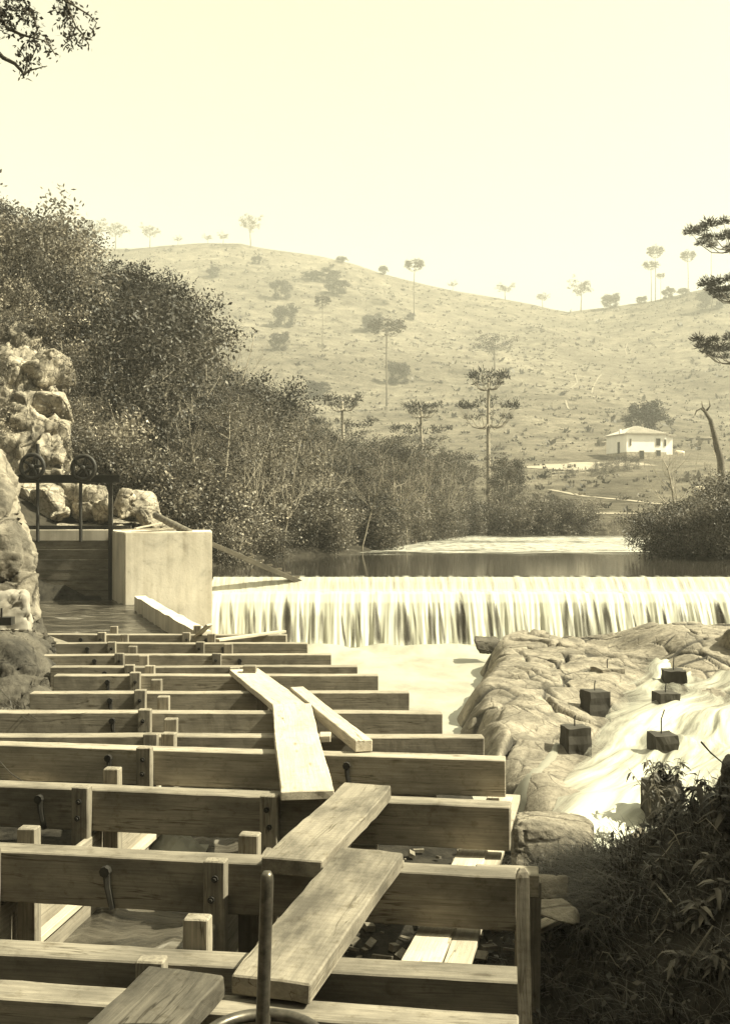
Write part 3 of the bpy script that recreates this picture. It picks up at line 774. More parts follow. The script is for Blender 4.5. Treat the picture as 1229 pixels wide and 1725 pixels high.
# bank of earth behind the head wall
hull_rock('rock', rp([(-60, 875, 34), (290, 880, 34), (290, 905, 29.8), (-60, 905, 29.8), (-60, 1000, 30), (290, 1000, 30), (-60, 868, 36), (200, 868, 36), (30, 880, 31), (170, 886, 30.5)]),
          M['cliff'], 'low pale rock ledge behind the gate deck', 3, 0.12, 1.2)

# rocks near the right ends of the beams
hull_rock('rock', rp([(862, 1368, 9.2), (920, 1364, 9.4), (985, 1372, 9.2), (1000, 1385, 8.8), (880, 1378, 8.5), (866, 1390, 8.4), (935, 1475, 8.4), (990, 1440, 8.5), (860, 1480, 8.3), (945, 1392, 8.4), (865, 1470, 9.4), (1000, 1470, 9.4)]),
          M['rock'], 'flat-topped pale rock with dark broken side beside the beam ends', 5, 0.02, 4.0, fine=0.02)
boulder('rock', P(930, 1497, 6.6), (0.26, 0.3, 0.14), M['rock'], 'rounded pale stone between the short timber and the grass', 61)
boulder('rock', P(930, 1535, 6.2), (0.32, 0.35, 0.10), M['rock'], 'flat pale stone lowest beside the pointed stake', 62)
boulder('rock', P(1190, 1100, 21.5), (1.5, 1.5, 0.7), M['outcrop'], 'layered rock outcrop at the right edge below the dam', 63)
boulder('rock', P(1232, 1095, 21.0), (1.2, 1.5, 0.9), M['outcrop'], 'dark-jointed rock outcrop cut by the right edge', 64)
boulder('rock', P(820, 1085, 24.6), (0.7, 0.8, 0.45), M['rock_dark'], 'wet dark rock splitting the foam at the head of the slab', 65)
boulder('rock', P(895, 1072, 25.4), (0.9, 0.8, 0.30), M['rock_dark'], 'low wet rock at the foot of the waterfall', 66)

# ------------------------------------------------------------------ concrete piers in the rapids
def pier(px, py, d, w, h, dep, rod, label, rz, mat='pier'):
    p = P(px, py, d)                                 # centre of the top
    t = thing('concrete_pier', label, 'pier', (p.x, p.y, p.z - h), 'concrete piers standing in the rapids')
    bm = bmesh.new(); bmesh.ops.create_cube(bm, size=1)
    bmesh.ops.scale(bm, vec=(w, dep, h), verts=bm.verts)
    bmesh.ops.subdivide_edges(bm, edges=bm.edges, cuts=5, use_grid_fill=True)
    for v in bm.verts:
        s = 1 + 0.03 * (0.5 - v.co.z / h - .5)
        v.co.x *= s; v.co.y *= s
        v.co += Vector((noise.noise(v.co * 7 + Vector((px, 0, 0))), noise.noise(v.co * 7 + Vector((0, py, 0))), noise.noise(v.co * 6 + Vector((3, px, 0))))) * 0.022
    bmesh.ops.rotate(bm, cent=(0, 0, 0), matrix=Matrix.Rotation(rz, 3, 'Z'), verts=bm.verts)
    me = bpy.data.meshes.new('pier_block'); bm.to_mesh(me); bm.free(); me.materials.append(M[mat])
    link('pier_block', me, t, Matrix.Translation((p.x, p.y + dep * 0.3, p.z - h / 2)))
    if rod:
        mb = MB(); mb.tube([(p.x - .01, p.y + 0.1, p.z - 0.05), (p.x - 0.01, p.y + 0.1, p.z + rod * .6), (p.x + (.03 if rod > .25 else 0), p.y + 0.1, p.z + rod)], 0.009, 6)
        mb.build('anchor_rod', M['iron'], t)
    return t
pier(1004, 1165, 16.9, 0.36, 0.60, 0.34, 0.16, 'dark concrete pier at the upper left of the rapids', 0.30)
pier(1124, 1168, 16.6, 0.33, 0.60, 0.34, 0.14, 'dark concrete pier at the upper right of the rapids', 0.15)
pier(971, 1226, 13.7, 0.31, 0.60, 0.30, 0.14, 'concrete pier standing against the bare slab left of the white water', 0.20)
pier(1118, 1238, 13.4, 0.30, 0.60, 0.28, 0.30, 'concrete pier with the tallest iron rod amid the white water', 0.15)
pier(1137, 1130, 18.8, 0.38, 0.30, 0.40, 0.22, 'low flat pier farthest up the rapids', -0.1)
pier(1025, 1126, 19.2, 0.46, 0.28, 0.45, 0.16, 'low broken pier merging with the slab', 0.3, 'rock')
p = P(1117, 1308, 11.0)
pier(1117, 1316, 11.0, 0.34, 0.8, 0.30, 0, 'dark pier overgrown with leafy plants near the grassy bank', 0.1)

# timber brace at the foot of the dam
# ------------------------------------------------------------------ sluice gate, concrete block, head wall
GD = 27.8
def gp(px, py, d=GD): return P(px, py, d)
hw = MB()
a = gp(26, 893, 28.6); b = gp(182, 893, 28.6)
hw.box(((a.x + b.x) / 2, 28.75, a.z - 1.6), (b.x - a.x + 1.2, 0.35, 3.2))
tag(hw.build('head_wall', M['concrete']), 'pale concrete head wall behind the sluice gate boards', 'wall')

blk = [(-6.72, 28.3), (-6.55, 27.7), (-5.84, 26.0), (-3.79, 26.55), (-4.2, 29.3), (-6.72, 29.3)]
mb = MB(); zt, zb = P(210, 897, 26).z, -2.6
V = [(x, y, zb) for x, y in blk] + [(x, y, zt) for x, y in blk]; n = len(blk)
mb.add(V, [tuple(range(n))[::-1], tuple(range(n, 2 * n))] + [(i, (i + 1) % n, n + (i + 1) % n, n + i) for i in range(n)])
o = mb.build('concrete_block', M['concrete'], fixn=True)
bm = bmesh.new(); bm.from_mesh(o.data); bmesh.ops.bevel(bm, geom=list(bm.edges), offset=0.025, segments=2, affect='EDGES'); bm.to_mesh(o.data); bm.free()
tag(o, 'big pale concrete block with damp stains between gate and dam', 'abutment')

g0 = gp(120, 1010)
sg = thing('sluice_gate', 'sluice gate with iron frame and two handwheels above dark boards', 'sluice gate', (g0.x, GD, g0.z))
zs = [gp(0, y).z for y in (910, 926, 943, 960, 977, 994, 1022)]
x0, x1 = gp(-40, 0).x, gp(187, 0).x
leaf = bpy.data.objects.new('gate_leaf', None); COL.objects.link(leaf); leaf.parent = sg; WORLD_M[leaf.name] = WORLD_M[sg.name]
WORLD_M[leaf.name] = WORLD_M[sg.name]
for i, (a, b) in enumerate(zip(zs, zs[1:])):
    mb = MB(); yy = R.uniform(-.012, .012)
    L_ = x1 - x0; mb.box((L_ / 2, 0, 0), (L_, 0.09, (a - b) - 0.014))
    me = mb.mesh('board'); me.materials.append(M['gate'])
    o = link('board', me, leaf, Matrix.Translation((x0, GD + yy, (a + b) / 2)))
for px, w in ((16, 0.09), (188, 0.10)):
    mb = MB(); q0, q1 = gp(px, 812), gp(px, 1010); mb.box((q0.x, GD - 0.08, (q0.z + q1.z) / 2), (w, 0.12, q0.z - q1.z))
    mb.build('upright', M['iron'], sg)
mb = MB(); a, b = gp(2, 806), gp(204, 808); c = (a + b) / 2
mb.box((c.x, GD - 0.1, c.z), (b.x - a.x, 0.02, 0.17)); mb.box((c.x, GD - 0.1, c.z + 0.095), (b.x - a.x, 0.14, 0.02)); mb.box((c.x, GD - 0.1, c.z - 0.095), (b.x - a.x + .2, 0.16, 0.02))
mb.build('crossbeam', M['iron'], sg)
mb = MB(); a, b = gp(20, 888), gp(222, 889); c = (a + b) / 2
mb.box((c.x, GD - 0.05, c.z), (b.x - a.x, 0.14, 0.10)); mb.build('deck_rail', M['iron'], sg)
for px, top in ((66, 748), (138, 800)):
    a, b = gp(px, top), gp(px, 912); mb = MB(); mb.tube([(a.x, GD - 0.10, a.z), (b.x, GD - 0.10, b.z)], 0.045, 8); mb.build('stem', M['iron'], sg)
for px, py in ((62, 787), (147, 789)):
    c = gp(px, py); c.y = GD - 0.35; mb = MB()
    mb.ring(c, (0.12, 1, 0), 0.305, 0.055, 36, 8)
    ax = Vector((0.12, 1, 0)).normalized(); u = Vector((0, 0, 1)); w = ax.cross(u)
    for k in range(5):
        t = 2 * math.pi * (k + .2) / 5; d = u * math.cos(t) + w * math.sin(t)
        mb.tube([c + d * 0.05, c + d * 0.17 + w * 0.01, c + d * 0.29], [0.05, 0.042, 0.04], 6)
    mb.tube([c - ax * 0.08, c + ax * 0.25], 0.07, 10)
    mb.build('handwheel', M['iron'], sg, smooth_=True)
    mb = MB(); mb.box((c.x, GD - 0.12, c.z - 0.19), (0.26, 0.2, 0.26)); mb.build('gearbox', M['iron'], sg)

# retaining wall between canal and pool
W0, W1, W2 = U(237, 1010, -0.33), U(343, 1064, -0.33), Vector((-2.35, 13.6, -0.33))
mb = MB()
def wall_seg(mb, a, b, w, h):
    d = (b - a); n_ = Vector((-d.y, d.x, 0)).normalized() * w / 2; k = 14; V = []; Fc = []
    for i in range(k + 1):
        p = a.lerp(b, i / k) + Vector((0, 0, 0.03 * noise.noise(Vector((i * 1.7, a.y, 0)))))
        j = 0.03 * noise.noise(Vector((i * 0.9, 5, a.x)))
        V += [p - n_ * (1 + j), p + n_ * (1 + j), p + n_ - Vector((0, 0, h)), p - n_ - Vector((0, 0, h))]
    for i in range(k):
        o_ = i * 4
        for s in range(4): Fc.append((o_ + s, o_ + (s + 1) % 4, o_ + 4 + (s + 1) % 4, o_ + 4 + s))
    Fc += [(0, 3, 2, 1), (k * 4, k * 4 + 1, k * 4 + 2, k * 4 + 3)]
    mb.add(V, Fc)
wall_seg(mb, W0 + Vector((-.2, 0.9, 0)), W1, 0.26, 2.2)
o = mb.build('retaining_wall', M['concrete'], fixn=True)
tag(o, 'low rough wall running from the concrete block towards the beams', 'wall')

# canal water from the gate to and through the flume
mb = MB(); V = []; Fc = []
strip = [(27.75, -8.6, -5.7), (24.4, -8.2, -5.0), (18.0, -6.6, -2.62), (14.6, -4.8, -2.3)]
yy = []
for i in range(61): yy.append(27.75 - 13.2 * i / 60)
for y in yy:
    a = lerp_table([(s[0], s[1]) for s in strip[::-1]], y); b = lerp_table([(s[0], s[2]) for s in strip[::-1]], y)
    for k in range(31):
        x = a + (b - a) * k / 30
        V.append((x, y, -0.66 + 0.045 * noise.noise(Vector((x * 1.5, y * 3.2, 0))) + 0.02 * noise.noise(Vector((x * 5, y * 8, 0)))))
for i in range(60):
    for k in range(30): Fc.append((i * 31 + k, i * 31 + k + 1, (i + 1) * 31 + k + 1, (i + 1) * 31 + k))
mb.add(V, Fc); tag(mb.build('canal_water', M['canal'], smooth_=True), kind='structure')

# ------------------------------------------------------------------ timber work
def plank_mesh(L, w, t, seed, wob=0.006, nl=None, taper=0.0):
    bm = bmesh.new()
    nl = nl or max(4, int(L / 0.10)); ncw = 3 if w < 0.2 else 5; nct = 3
    bmesh.ops.create_cube(bm, size=1)
    bmesh.ops.scale(bm, vec=(L, w, t), verts=bm.verts); bmesh.ops.translate(bm, vec=(L / 2, 0, -t / 2), verts=bm.verts)
    bmesh.ops.bevel(bm, geom=list(bm.edges), offset=min(0.006, t * 0.1), segments=1, affect='EDGES')
    geo = bm.verts[:] + bm.edges[:] + bm.faces[:]
    for i in range(1, nl):
        bmesh.ops.bisect_plane(bm, geom=bm.verts[:] + bm.edges[:] + bm.faces[:], plane_co=(L * i / nl, 0, 0), plane_no=(1, 0, 0))
    for i in range(1, ncw):
        bmesh.ops.bisect_plane(bm, geom=bm.verts[:] + bm.edges[:] + bm.faces[:], plane_co=(0, w * (i / ncw - .5), 0), plane_no=(0, 1, 0))
    s = Vector((seed * 3.1, seed * 1.7, seed))
    for v in bm.verts:
        p = v.co
        e = noise.noise(Vector((p.x * 1.1, 0, 0)) + s); f = noise.noise(Vector((p.x * 1.0, 5, 0)) + s)
        fine = Vector((noise.noise(p * 9 + s), noise.noise(p * 9 + s * 2), noise.noise(p * 9 + s * 3)))
        v.co += Vector((fine.x * wob, f * wob * 1.5 + fine.y * wob * .6, e * wob * 1.2 + fine.z * wob * .5))
    me = bpy.data.meshes.new('plank'); bm.to_mesh(me); bm.free()
    return me

def frame_mat(o, x, upv=Vector((0, 0, 1))):
    x = x.normalized(); y = upv.cross(x).normalized(); z = x.cross(y)
    return Matrix(((x.x, y.x, z.x, o.x), (x.y, y.y, z.y, o.y), (x.z, y.z, z.z, o.z), (0, 0, 0, 1)))

def plank(name, A, B, w, t, mat, seed, parent=None, label=None, cat=None, group=None, wob=0.006):
    me = plank_mesh((B - A).length, w, t, seed, wob); me.materials.append(mat)
    o = link(name, me, parent, frame_mat(A, B - A))
    if label: tag(o, label, cat, group)
    return o

BEAMS = [  # front top edge in the photograph: left x,y, right x,y
    (60, 1069, 482, 1070), (70, 1084, 518, 1084), (70, 1104, 558, 1103), (85, 1124, 602, 1123), (90, 1138, 637, 1138),
    (50, 1168, 689, 1167), (-90, 1200, 745, 1202), (-90, 1241, 815, 1243), (-110, 1252, 851, 1281), (-120, 1319, 859, 1360),
    (-150, 1427, 870, 1478), (-180, 1597, 876, 1655), (-180, 1668, 872, 1742)]
POSTS = [(173, 315), (190, 338), (203, 366), (220, 396), (229, 413), (238, 443), (246, 474), (256, 505), (247, 529), (142, 457), (-14, 367), (262,), ()]
STRAPS = [(137, 348), (148, 376), (160, 404), (177,), (182,), (186,), (190,), (), (184, 584), (68,), (180,), (), ()]
ORD = ['farthest cross beam, closest to the canal mouth', 'second cross beam from the far end with a chipped top edge', 'third cross beam from the far end', 'fourth cross beam from the far end, partly hidden by the next',
       'fifth cross beam from the far end, under the far tip of the long plank', 'cross beam whose left end stands free of the dark rock', 'seventh cross beam from the far end, crossing under both planks',
       'cross beam with bark left along its lower right edge', 'ninth cross beam, just behind the near end of the pale plank', 'cross beam with a split right end under the worn plank',
       'dark cross beam at the pointed stake behind the iron rod', 'nearest whole cross beam at the foot of the pointed stake', 'cross beam cut by the lower edge of the picture']
BH, BT = 0.25, 0.14
lineL = []; lineR = []
for i, (lx, ly, rx, ry) in enumerate(BEAMS):
    A, B = U(lx, ly, 0.0), U(rx, ry, 0.0)
    d = (B - A).normalized(); nb = Vector((-d.y, d.x, 0))     # nb points away from the camera
    if nb.y < 0: nb = -nb
    h = BH if i != 7 else 0.24
    mid = A + nb * BT / 2
    t = thing('cross_beam', ORD[i] + ' of the flume', 'beam', (mid.x, mid.y, -h), 'cross beams laid over the flume')
    plank('beam', A + nb * BT / 2, B + nb * BT / 2, BT, h, M['beam'] if i < 9 else M['beam_dark'], i + 1, t, wob=0.005)
    for j, px in enumerate(POSTS[i]):
        k = (px - lx) / (rx - lx); q = U(px, ly + (ry - ly) * k, 0.0)
        nat = q - nb * 0.035
        me = plank_mesh(1.05, 0.105, 0.07, 40 + i * 3 + j, 0.003); me.materials.append(M['post'])
        Mx = Matrix((( 0, d.x, -nb.x, nat.x), (0, d.y, -nb.y, nat.y), (-1, 0, 0, (0.025 + R.uniform(0, .015)) if not (j == 1 and 3 <= i <= 8) else 0.0), (0, 0, 0, 1)))
        Mx[0][3] = q.x - nb.x * 0.07; Mx[1][3] = q.y - nb.y * 0.07
        post = link('post', me, t, Mx)
        for zz in (-0.055, -0.155):
            mb = MB(); c = q - nb * 0.072 + Vector((0, 0, zz)) + d * R.uniform(-.012, .012)
            mb.tube([c + nb * .004, c - nb * 0.008], 0.017, 8); mb.tube([c - nb * .006, c - nb * 0.020], 0.009, 6)
            WORLD_M[post.name] = Mx
            mb.build('bolt', M['iron'], post)
        if j == 1 and 3 <= i <= 9: continue          # behind the loose planks nothing stands proud
        s = q + nb * (BT + 0.05) + d * 0.11
        me = plank_mesh(1.1, 0.10, 0.07, 90 + i * 3 + j, 0.003); me.materials.append(M['post'])
        Ms = Matrix(((0, d.x, -nb.x, s.x - nb.x * .045), (0, d.y, -nb.y, s.y - nb.y * .045), (-1, 0, 0, 0.07 + R.uniform(0, .04)), (0, 0, 0, 1)))
        link('stud', me, t, Ms)
        if i < 12: (lineL if j == 0 else lineR).append(q + nb * 0.07)
    for px in STRAPS[i]:
        k = (px - lx) / (rx - lx); q = U(px, ly + (ry - ly) * k, 0.0)
        mb = MB(); c = q + Vector((0, 0, -0.10)) - nb * 0.004
        mb.tube([c + Vector((0, 0, .045)), c + d * 0.005 + Vector((0, 0, -.04)), c + d * 0.03 + Vector((0, 0, -0.15))], [0.02, 0.017, 0.015], 6)
        c2 = c + Vector((0, 0, .035)); mb.tube([c2 + nb * .01, c2 - nb * 0.03], 0.026, 8)
        mb.build('iron_strap', M['iron'], t)

# flume trough carried between the posts
lineL[10] = U(-14, 1434, 0) ; 
lineL.append(U(-230, 1597, 0)); lineR.append(U(262, 1622, 0))
LL = [Vector((p.x, p.y, 0)) for p in lineL if True]
LL = sorted(LL, key=lambda p: -p.y); RR = sorted([Vector((p.x, p.y, 0)) for p in lineR], key=lambda p: -p.y)
# left line as seen: the studs of the middle line are the left wall in the far part
flume = thing('flume', 'wooden flume trough carrying dark rushing water under the cross beams', 'flume', (-2.4, 8, -1.2))
def run(pts, z0, z1, th, name, mat):
    for a, b in zip(pts, pts[1:]):
        if (b - a).length < 0.3: continue
        A = Vector((a.x, a.y, (z0 + z1) / 2)); B = Vector((b.x, b.y, (z0 + z1) / 2))
        me = plank_mesh((B - A).length + .02, th, z1 - z0, a.y, 0.004); me.materials.append(mat)
        mm = frame_mat(A + Vector((0, 0, (z1 - z0) / 2)), B - A)
        link(name, me, flume, mm)
ax = (U(880, 1655, 0) - U(880, 1069, 0)); ax.normalize()
near_dir = Vector((266 / 1800.0, 1, 0)).normalized()
LN = U(140, 1330, 0); LNr = U(457, 1345, 0)
Lw = [LL[0], LL[2], LL[4], LL[6], LN + near_dir * 1.1, LN - near_dir * 1.0, LN - near_dir * 5.0]
Lw = [Vector((p.x + .05, p.y, 0)) for p in Lw]
Rw = [U(315, 1069, 0), U(366, 1103, 0), U(413, 1138, 0), U(474, 1201, 0), LNr + near_dir * 1.1, LNr - near_dir * 1.0, LNr - near_dir * 5.0]
run(Lw, -0.56, -0.275, 0.035, 'side_board', M['wall']); run(Lw, -0.92, -0.60, 0.035, 'side_board', M['wall'])
run([p + Vector((0.03, 0, 0)) for p in Lw], -0.595, -0.555, 0.085, 'batten', M['fresh'])
run(Rw, -0.56, -0.275, 0.035, 'side_board', M['wall']); run(Rw, -0.92, -0.60, 0.035, 'side_board', M['wall'])
mb = MB()
for (a, b), (c, e) in zip(zip(Lw, Lw[1:]), zip(Rw, Rw[1:])):
    mb.add([Vector((a.x, a.y, -.95)), Vector((c.x, c.y, -.95)), Vector((e.x, e.y, -.95)), Vector((b.x, b.y, -.95))], [(0, 1, 2, 3)])
mb.build('floor_boards', M['gate'], flume)
V = []; Fc = []
for i in range(121):
    t = i / 120 * 6; a = int(min(5, t)); l = Lw[a].lerp(Lw[a + 1], t - a); r_ = Rw[a].lerp(Rw[a + 1], t - a)
    for k in range(13):
        p = l.lerp(r_, 0.02 + 0.96 * k / 12)
        V.append((p.x, p.y, -0.74 + 0.05 * noise.noise(Vector((k * .5, i * .14, 0))) + 0.02 * noise.noise(Vector((k * 1.5, i * .5, 4)))))
for i in range(120):
    for k in range(12): Fc.append((i * 13 + k, i * 13 + k + 1, (i + 1) * 13 + k + 1, (i + 1) * 13 + k))
mb = MB(); mb.add(V, Fc); tag(mb.build('flume_water', M['canal'], smooth_=True), kind='structure')
# white splash where the water strikes a strut
mb = MB()
c0 = U(290, 1420, -0.66)
V = []; Fc = []
for i in range(41):
    for k in range(25):
        u, w = i / 20 - 1, k / 12 - 1; g = max(0, 1 - u * u - w * w)
        n_ = noise.noise(Vector((u * 3, w * 3, 1))) + .5 * noise.noise(Vector((u * 8, w * 8, 3)))
        V.append(c0 + Vector((u * .24, w * .16, -.06 + g * (.12 + .06 * n_))))
for i in range(40):
    for k in range(24): Fc.append((i * 25 + k, (i + 1) * 25 + k, (i + 1) * 25 + k + 1, i * 25 + k + 1))
mb.add(V, Fc, 0.7)
tag(mb.build('water_splash', M['pool'], smooth_=True), 'white splash of water inside the flume', 'splash', kind='stuff')

# loose planks lying on the beams
def quad_plank(name, near, far, wd, th, zn, zf, mat, label, seed, wob=0.006, cat='plank'):
    A = U(near[0], near[1], zn); B = U(far[0], far[1], zf)
    return plank(name, A, B, wd, th, mat, seed, None, label, cat, wob=wob)
quad_plank('plank', (492, 1188), (411, 1127), 0.30, 0.055, 0.065, 0.065, M['fresh'], 'pale plank lying over the middle beams, tucked under the longer pale plank', 201)
quad_plank('plank', (518, 1333), (491, 1185), 0.31, 0.055, 0.062, 0.125, M['fresh'], 'long pale plank with a split near end lying down the middle of the beams', 202)
quad_plank('timber', (612, 1247), (500, 1157), 0.125, 0.085, 0.09, 0.09, M['fresh'], 'slim squared timber right of the pale planks', 203, cat='timber')
quad_plank('plank', (492, 1448), (617, 1320), 0.29, 0.078, 0.08, 0.08, M['worn'], 'worn thick plank bridging two near beams right of the iron rod', 204, 0.010)
quad_plank('plank', (455, 1650), (624, 1428), 0.295, 0.072, 0.085, 0.155, M['worn'], 'worn stained plank lapped over the other one behind the iron rod', 205, 0.010)
quad_plank('plank', (40, 1900), (312, 1632), 0.285, 0.08, 0.09, 0.085, M['old'], 'dark weathered plank with a rounded end at the lower left', 206, 0.016)
mb = MB(); c = U(419, 1134, 0.065)
plank('wood_block', c + Vector((-.06, 0.05, .07)), c + Vector((.07, 0.05, .07)), 0.11, 0.07, M['post'], 207, None, 'small wooden block on the far tip of the pale plank', 'block')
plank('wood_block', U(538, 1236, 0.05), U(557, 1236, 0.05), 0.14, 0.05, M['fresh'], 208, None, 'small pale offcut beside the near end of the slim timber', 'block')
# boards under the beams at right
def two_pt(name, a, b, w, th, z, mat, label, seed, cat='board'):
    return plank(name, U(a[0], a[1], z), U(b[0], b[1], z), w, th, mat, seed, None, label, cat)
two_pt('board', (640, 1760), (842, 1340), 0.17, 0.03, -0.29, M['fresh'], 'pale board lying below the near beams, left one of a pair', 211)
two_pt('board', (725, 1760), (862, 1338), 0.12, 0.03, -0.30, M['fresh'], 'narrow pale board lying below the near beams, right one of a pair', 212)
two_pt('board', (640, 1338), (735, 1339), 0.16, 0.03, -0.28, M['fresh'], 'short pale board showing between two beams right of the worn plank', 213)
two_pt('board', (590, 1424), (635, 1425), 0.10, 0.05, -0.28, M['fresh'], 'small pale board end beside the two worn planks', 214)
two_pt('timber', (262, 1330), (480, 1336), 0.10, 0.08, -0.26, M['beam'], 'lower timber seen beneath the beams left of the pale plank', 215, 'timber')
two_pt('timber', (800, 1462), (906, 1466), 0.14, 0.12, -0.16, M['beam'], 'short timber with pale top beside the pointed stake', 216, 'timber')
plank('timber', U(885, 1470, -0.29) , U(885, 1470, -0.29) + Vector((0, 0.02, -0.9)), 0.12, 0.14, M['beam_dark'], 217, None, 'upright timber carrying the short timber end', 'timber')
two_pt('board', (890, 1566), (955, 1535), 0.09, 0.03, -0.75, M['fresh'], 'pale board lying on the ground right of the stake', 218)
two_pt('board', (365, 1076), (478, 1062), 0.10, 0.03, 0.03, M['fresh'], 'pale board lying slantwise on the farthest beam', 219)
plank('board', P(322, 1078, 14.5), P(352, 1050, 14.3), 0.10, 0.03, M['fresh'], 220, None, 'short board leaning up behind the farthest beam', 'board')
plank('board', P(72, 1070, 14.2), P(118, 1086, 13.7), 0.12, 0.03, M['wall'], 221, None, 'sloping board at the rock end of the farthest beams', 'board')
for k, (a, b) in enumerate([((10, 1322), (70, 1324)), ((66, 1328), (90, 1322)), ((100, 1325), (135, 1327))]):
    two_pt('board', a, b, 0.12, 0.05, -0.27, M['fresh'] if k != 2 else M['worn'], ['pale offcut at the left edge below the ninth beam', 'small pale offcut leaning between two others at left', 'stained offcut below the beam left of the post'][k], 225 + k)
# boards and log on top of the concrete block
zt2 = zt + 0.05
plank('board', P(205, 892, 27.0) , P(292, 889, 27.3), 0.14, 0.03, M['fresh'], 231, None, 'pale board lying on top of the concrete block', 'board')
plank('board', P(228, 889, 27.6), P(272, 880, 28.2), 0.10, 0.03, M['fresh'], 232, None, 'short pale board tilted over the other board on the block', 'board')
plank('board', P(222, 896, 26.5), P(296, 891, 26.9), 0.16, 0.03, M['worn'], 233, None, 'grey board at the front edge of the block top', 'board')
mb = MB(); mb.tube([P(262, 868, 29.5), P(285, 880, 28.4), P(318, 897, 27.2)], [0.09, 0.10, 0.11], 9)
tag(mb.build('log', M['bark'], smooth_=True), 'dark log slanting off the boulders onto the concrete block', 'log')
t = thing('log_boom', 'dark timber boom with pegs sloping from the block to the dam crest', 'boom', P(505, 977, 28.4))
A, B = P(352, 910, 27.9), P(508, 977, 28.5)
plank('beam', A, B, 0.16, 0.13, M['gate'], 235, t)
for k in range(6):
    c = A.lerp(B, 0.45 + 0.1 * k); mb = MB(); mb.box(c + Vector((0, 0, 0.03)), (0.14, 0.1, 0.05)); mb.build('peg', M['post'], t)

# pointed stake, iron rod with handwheel
st = thing('stake', 'pale pointed wooden stake at the right end of the near beams', 'stake', P(890, 1740, 3.66))
A = P(879, 1462, 3.66); B = P(893, 2260, 3.66)
bm = bmesh.new(); bmesh.ops.create_cube(bm, size=1); L_ = (B - A).length
bmesh.ops.scale(bm, vec=(L_, 0.043, 0.03), verts=bm.verts); bmesh.ops.translate(bm, vec=(L_ / 2, 0, 0), verts=bm.verts)
for i in range(1, 24): bmesh.ops.bisect_plane(bm, geom=bm.verts[:] + bm.edges[:] + bm.faces[:], plane_co=(0.012 if i == 1 else (0.03 if i == 2 else L_ * i / 24), 0, 0), plane_no=(1, 0, 0))
for v in bm.verts:
    k = 0.35 if v.co.x < 0.002 else (0.75 if v.co.x < 0.02 else 1.0)
    v.co.y *= k; v.co.z *= k
    v.co += Vector((0, noise.noise(v.co * 6), noise.noise(v.co * 6 + Vector((4, 0, 0))))) * 0.0025
me = bpy.data.meshes.new('stake_timber'); bm.to_mesh(me); bm.free(); me.materials.append(M['worn'])
link('shaft', me, st, frame_mat(A, B - A, Vector((0, -1, 0))))

HWc = P(440, 1757, 3.3)
t = thing('handwheel_valve', 'upright iron rod rising from a handwheel at the bottom of the picture', 'valve', (HWc.x, HWc.y, -0.3))
mb = MB(); A = P(450, 1468, 3.3)
mb.tube([A + Vector((0, 0, .0)), A - Vector((0, 0, .012)), A - Vector((0, 0, .03)), Vector((HWc.x, HWc.y, 0)), Vector((HWc.x, HWc.y, -0.9))], [0.012, 0.0185, 0.020, 0.021, 0.021], 14)
mb.build('rod', M['stem'], t, smooth_=True)
mb = MB(); mb.ring(HWc, (0, 0, 1), 0.185, 0.02, 48, 10)
for k in range(5):
    a = 2 * math.pi * k / 5 + .3; d = Vector((math.cos(a), math.sin(a), 0)); mb.tube([HWc + d * .02 - Vector((0, 0, .02)), HWc + d * .1 - Vector((0, 0, .015)), HWc + d * .18], [.018, .014, .013], 8)
mb.tube([HWc - Vector((0, 0, .05)), HWc + Vector((0, 0, .03))], 0.04, 14)
mb.build('wheel', M['stem'], t, smooth_=True)
mb = MB(); mb.tube([HWc - Vector((0, 0, .05)), HWc - Vector((0, 0, .2)), HWc - Vector((0, 0, .95))], [0.05, 0.06, 0.06], 12); mb.build('pedestal', M['iron'], t, smooth_=True)

# steel guy wires at the left
for k, (a, b) in enumerate([((P(-20, 1140, 11), P(62, 1212, 8.6))), ((P(-20, 1155, 10.6), P(50, 1215, 8.6))), ((P(-20, 1262, 7.4), P(60, 1330, 6.9)))]):
    mb = MB(); mb.tube([a, a.lerp(b, .5) - Vector((0, 0, .03)), b], 0.004, 5)
    tag(mb.build('wire', M['stem']), ['upper thin wire running down past the dark rock at left', 'lower thin wire just under the upper one at the dark rock', 'thin wire slanting to the ninth beam at the left edge'][k], 'wire')

# chips and rubble under the beams
mb = MB()
for i in range(170):
    c = U(R.uniform(560, 850), R.uniform(1400, 1650), -0.98) + Vector((R.gauss(0, .2), R.gauss(0, .2), R.uniform(0, .05)))
    c.z = ground_z(c.x, c.y) + 0.03
    s = R.uniform(0.02, 0.10)
    mb.box(c, (s * R.uniform(.5, 2.2), s * R.uniform(.4, 1), s * R.uniform(.2, .6)), Matrix.Rotation(R.uniform(0, 6), 3, 'Z') @ Matrix.Rotation(R.uniform(-.5, .5), 3, 'X'))
tag(mb.build('wood_chips', M['worn']), 'wood chips and rubble strewn on the ground under the beams', 'chips', kind='stuff')

# ------------------------------------------------------------------ vegetation prototypes
def leaf(mb, c, d, n_, l, w, val):
    s = d.cross(n_)
    if s.length < 1e-4: return
    s.normalize()
    mb.add([c, c + d * l * .5 + s * w * .5, c + d * l, c + d * l * .5 - s * w * .5], [(0, 1, 2, 3)], val)

def rdir(r): return Vector((r.gauss(0, 1), r.gauss(0, 1), r.gauss(0, 1))).normalized()

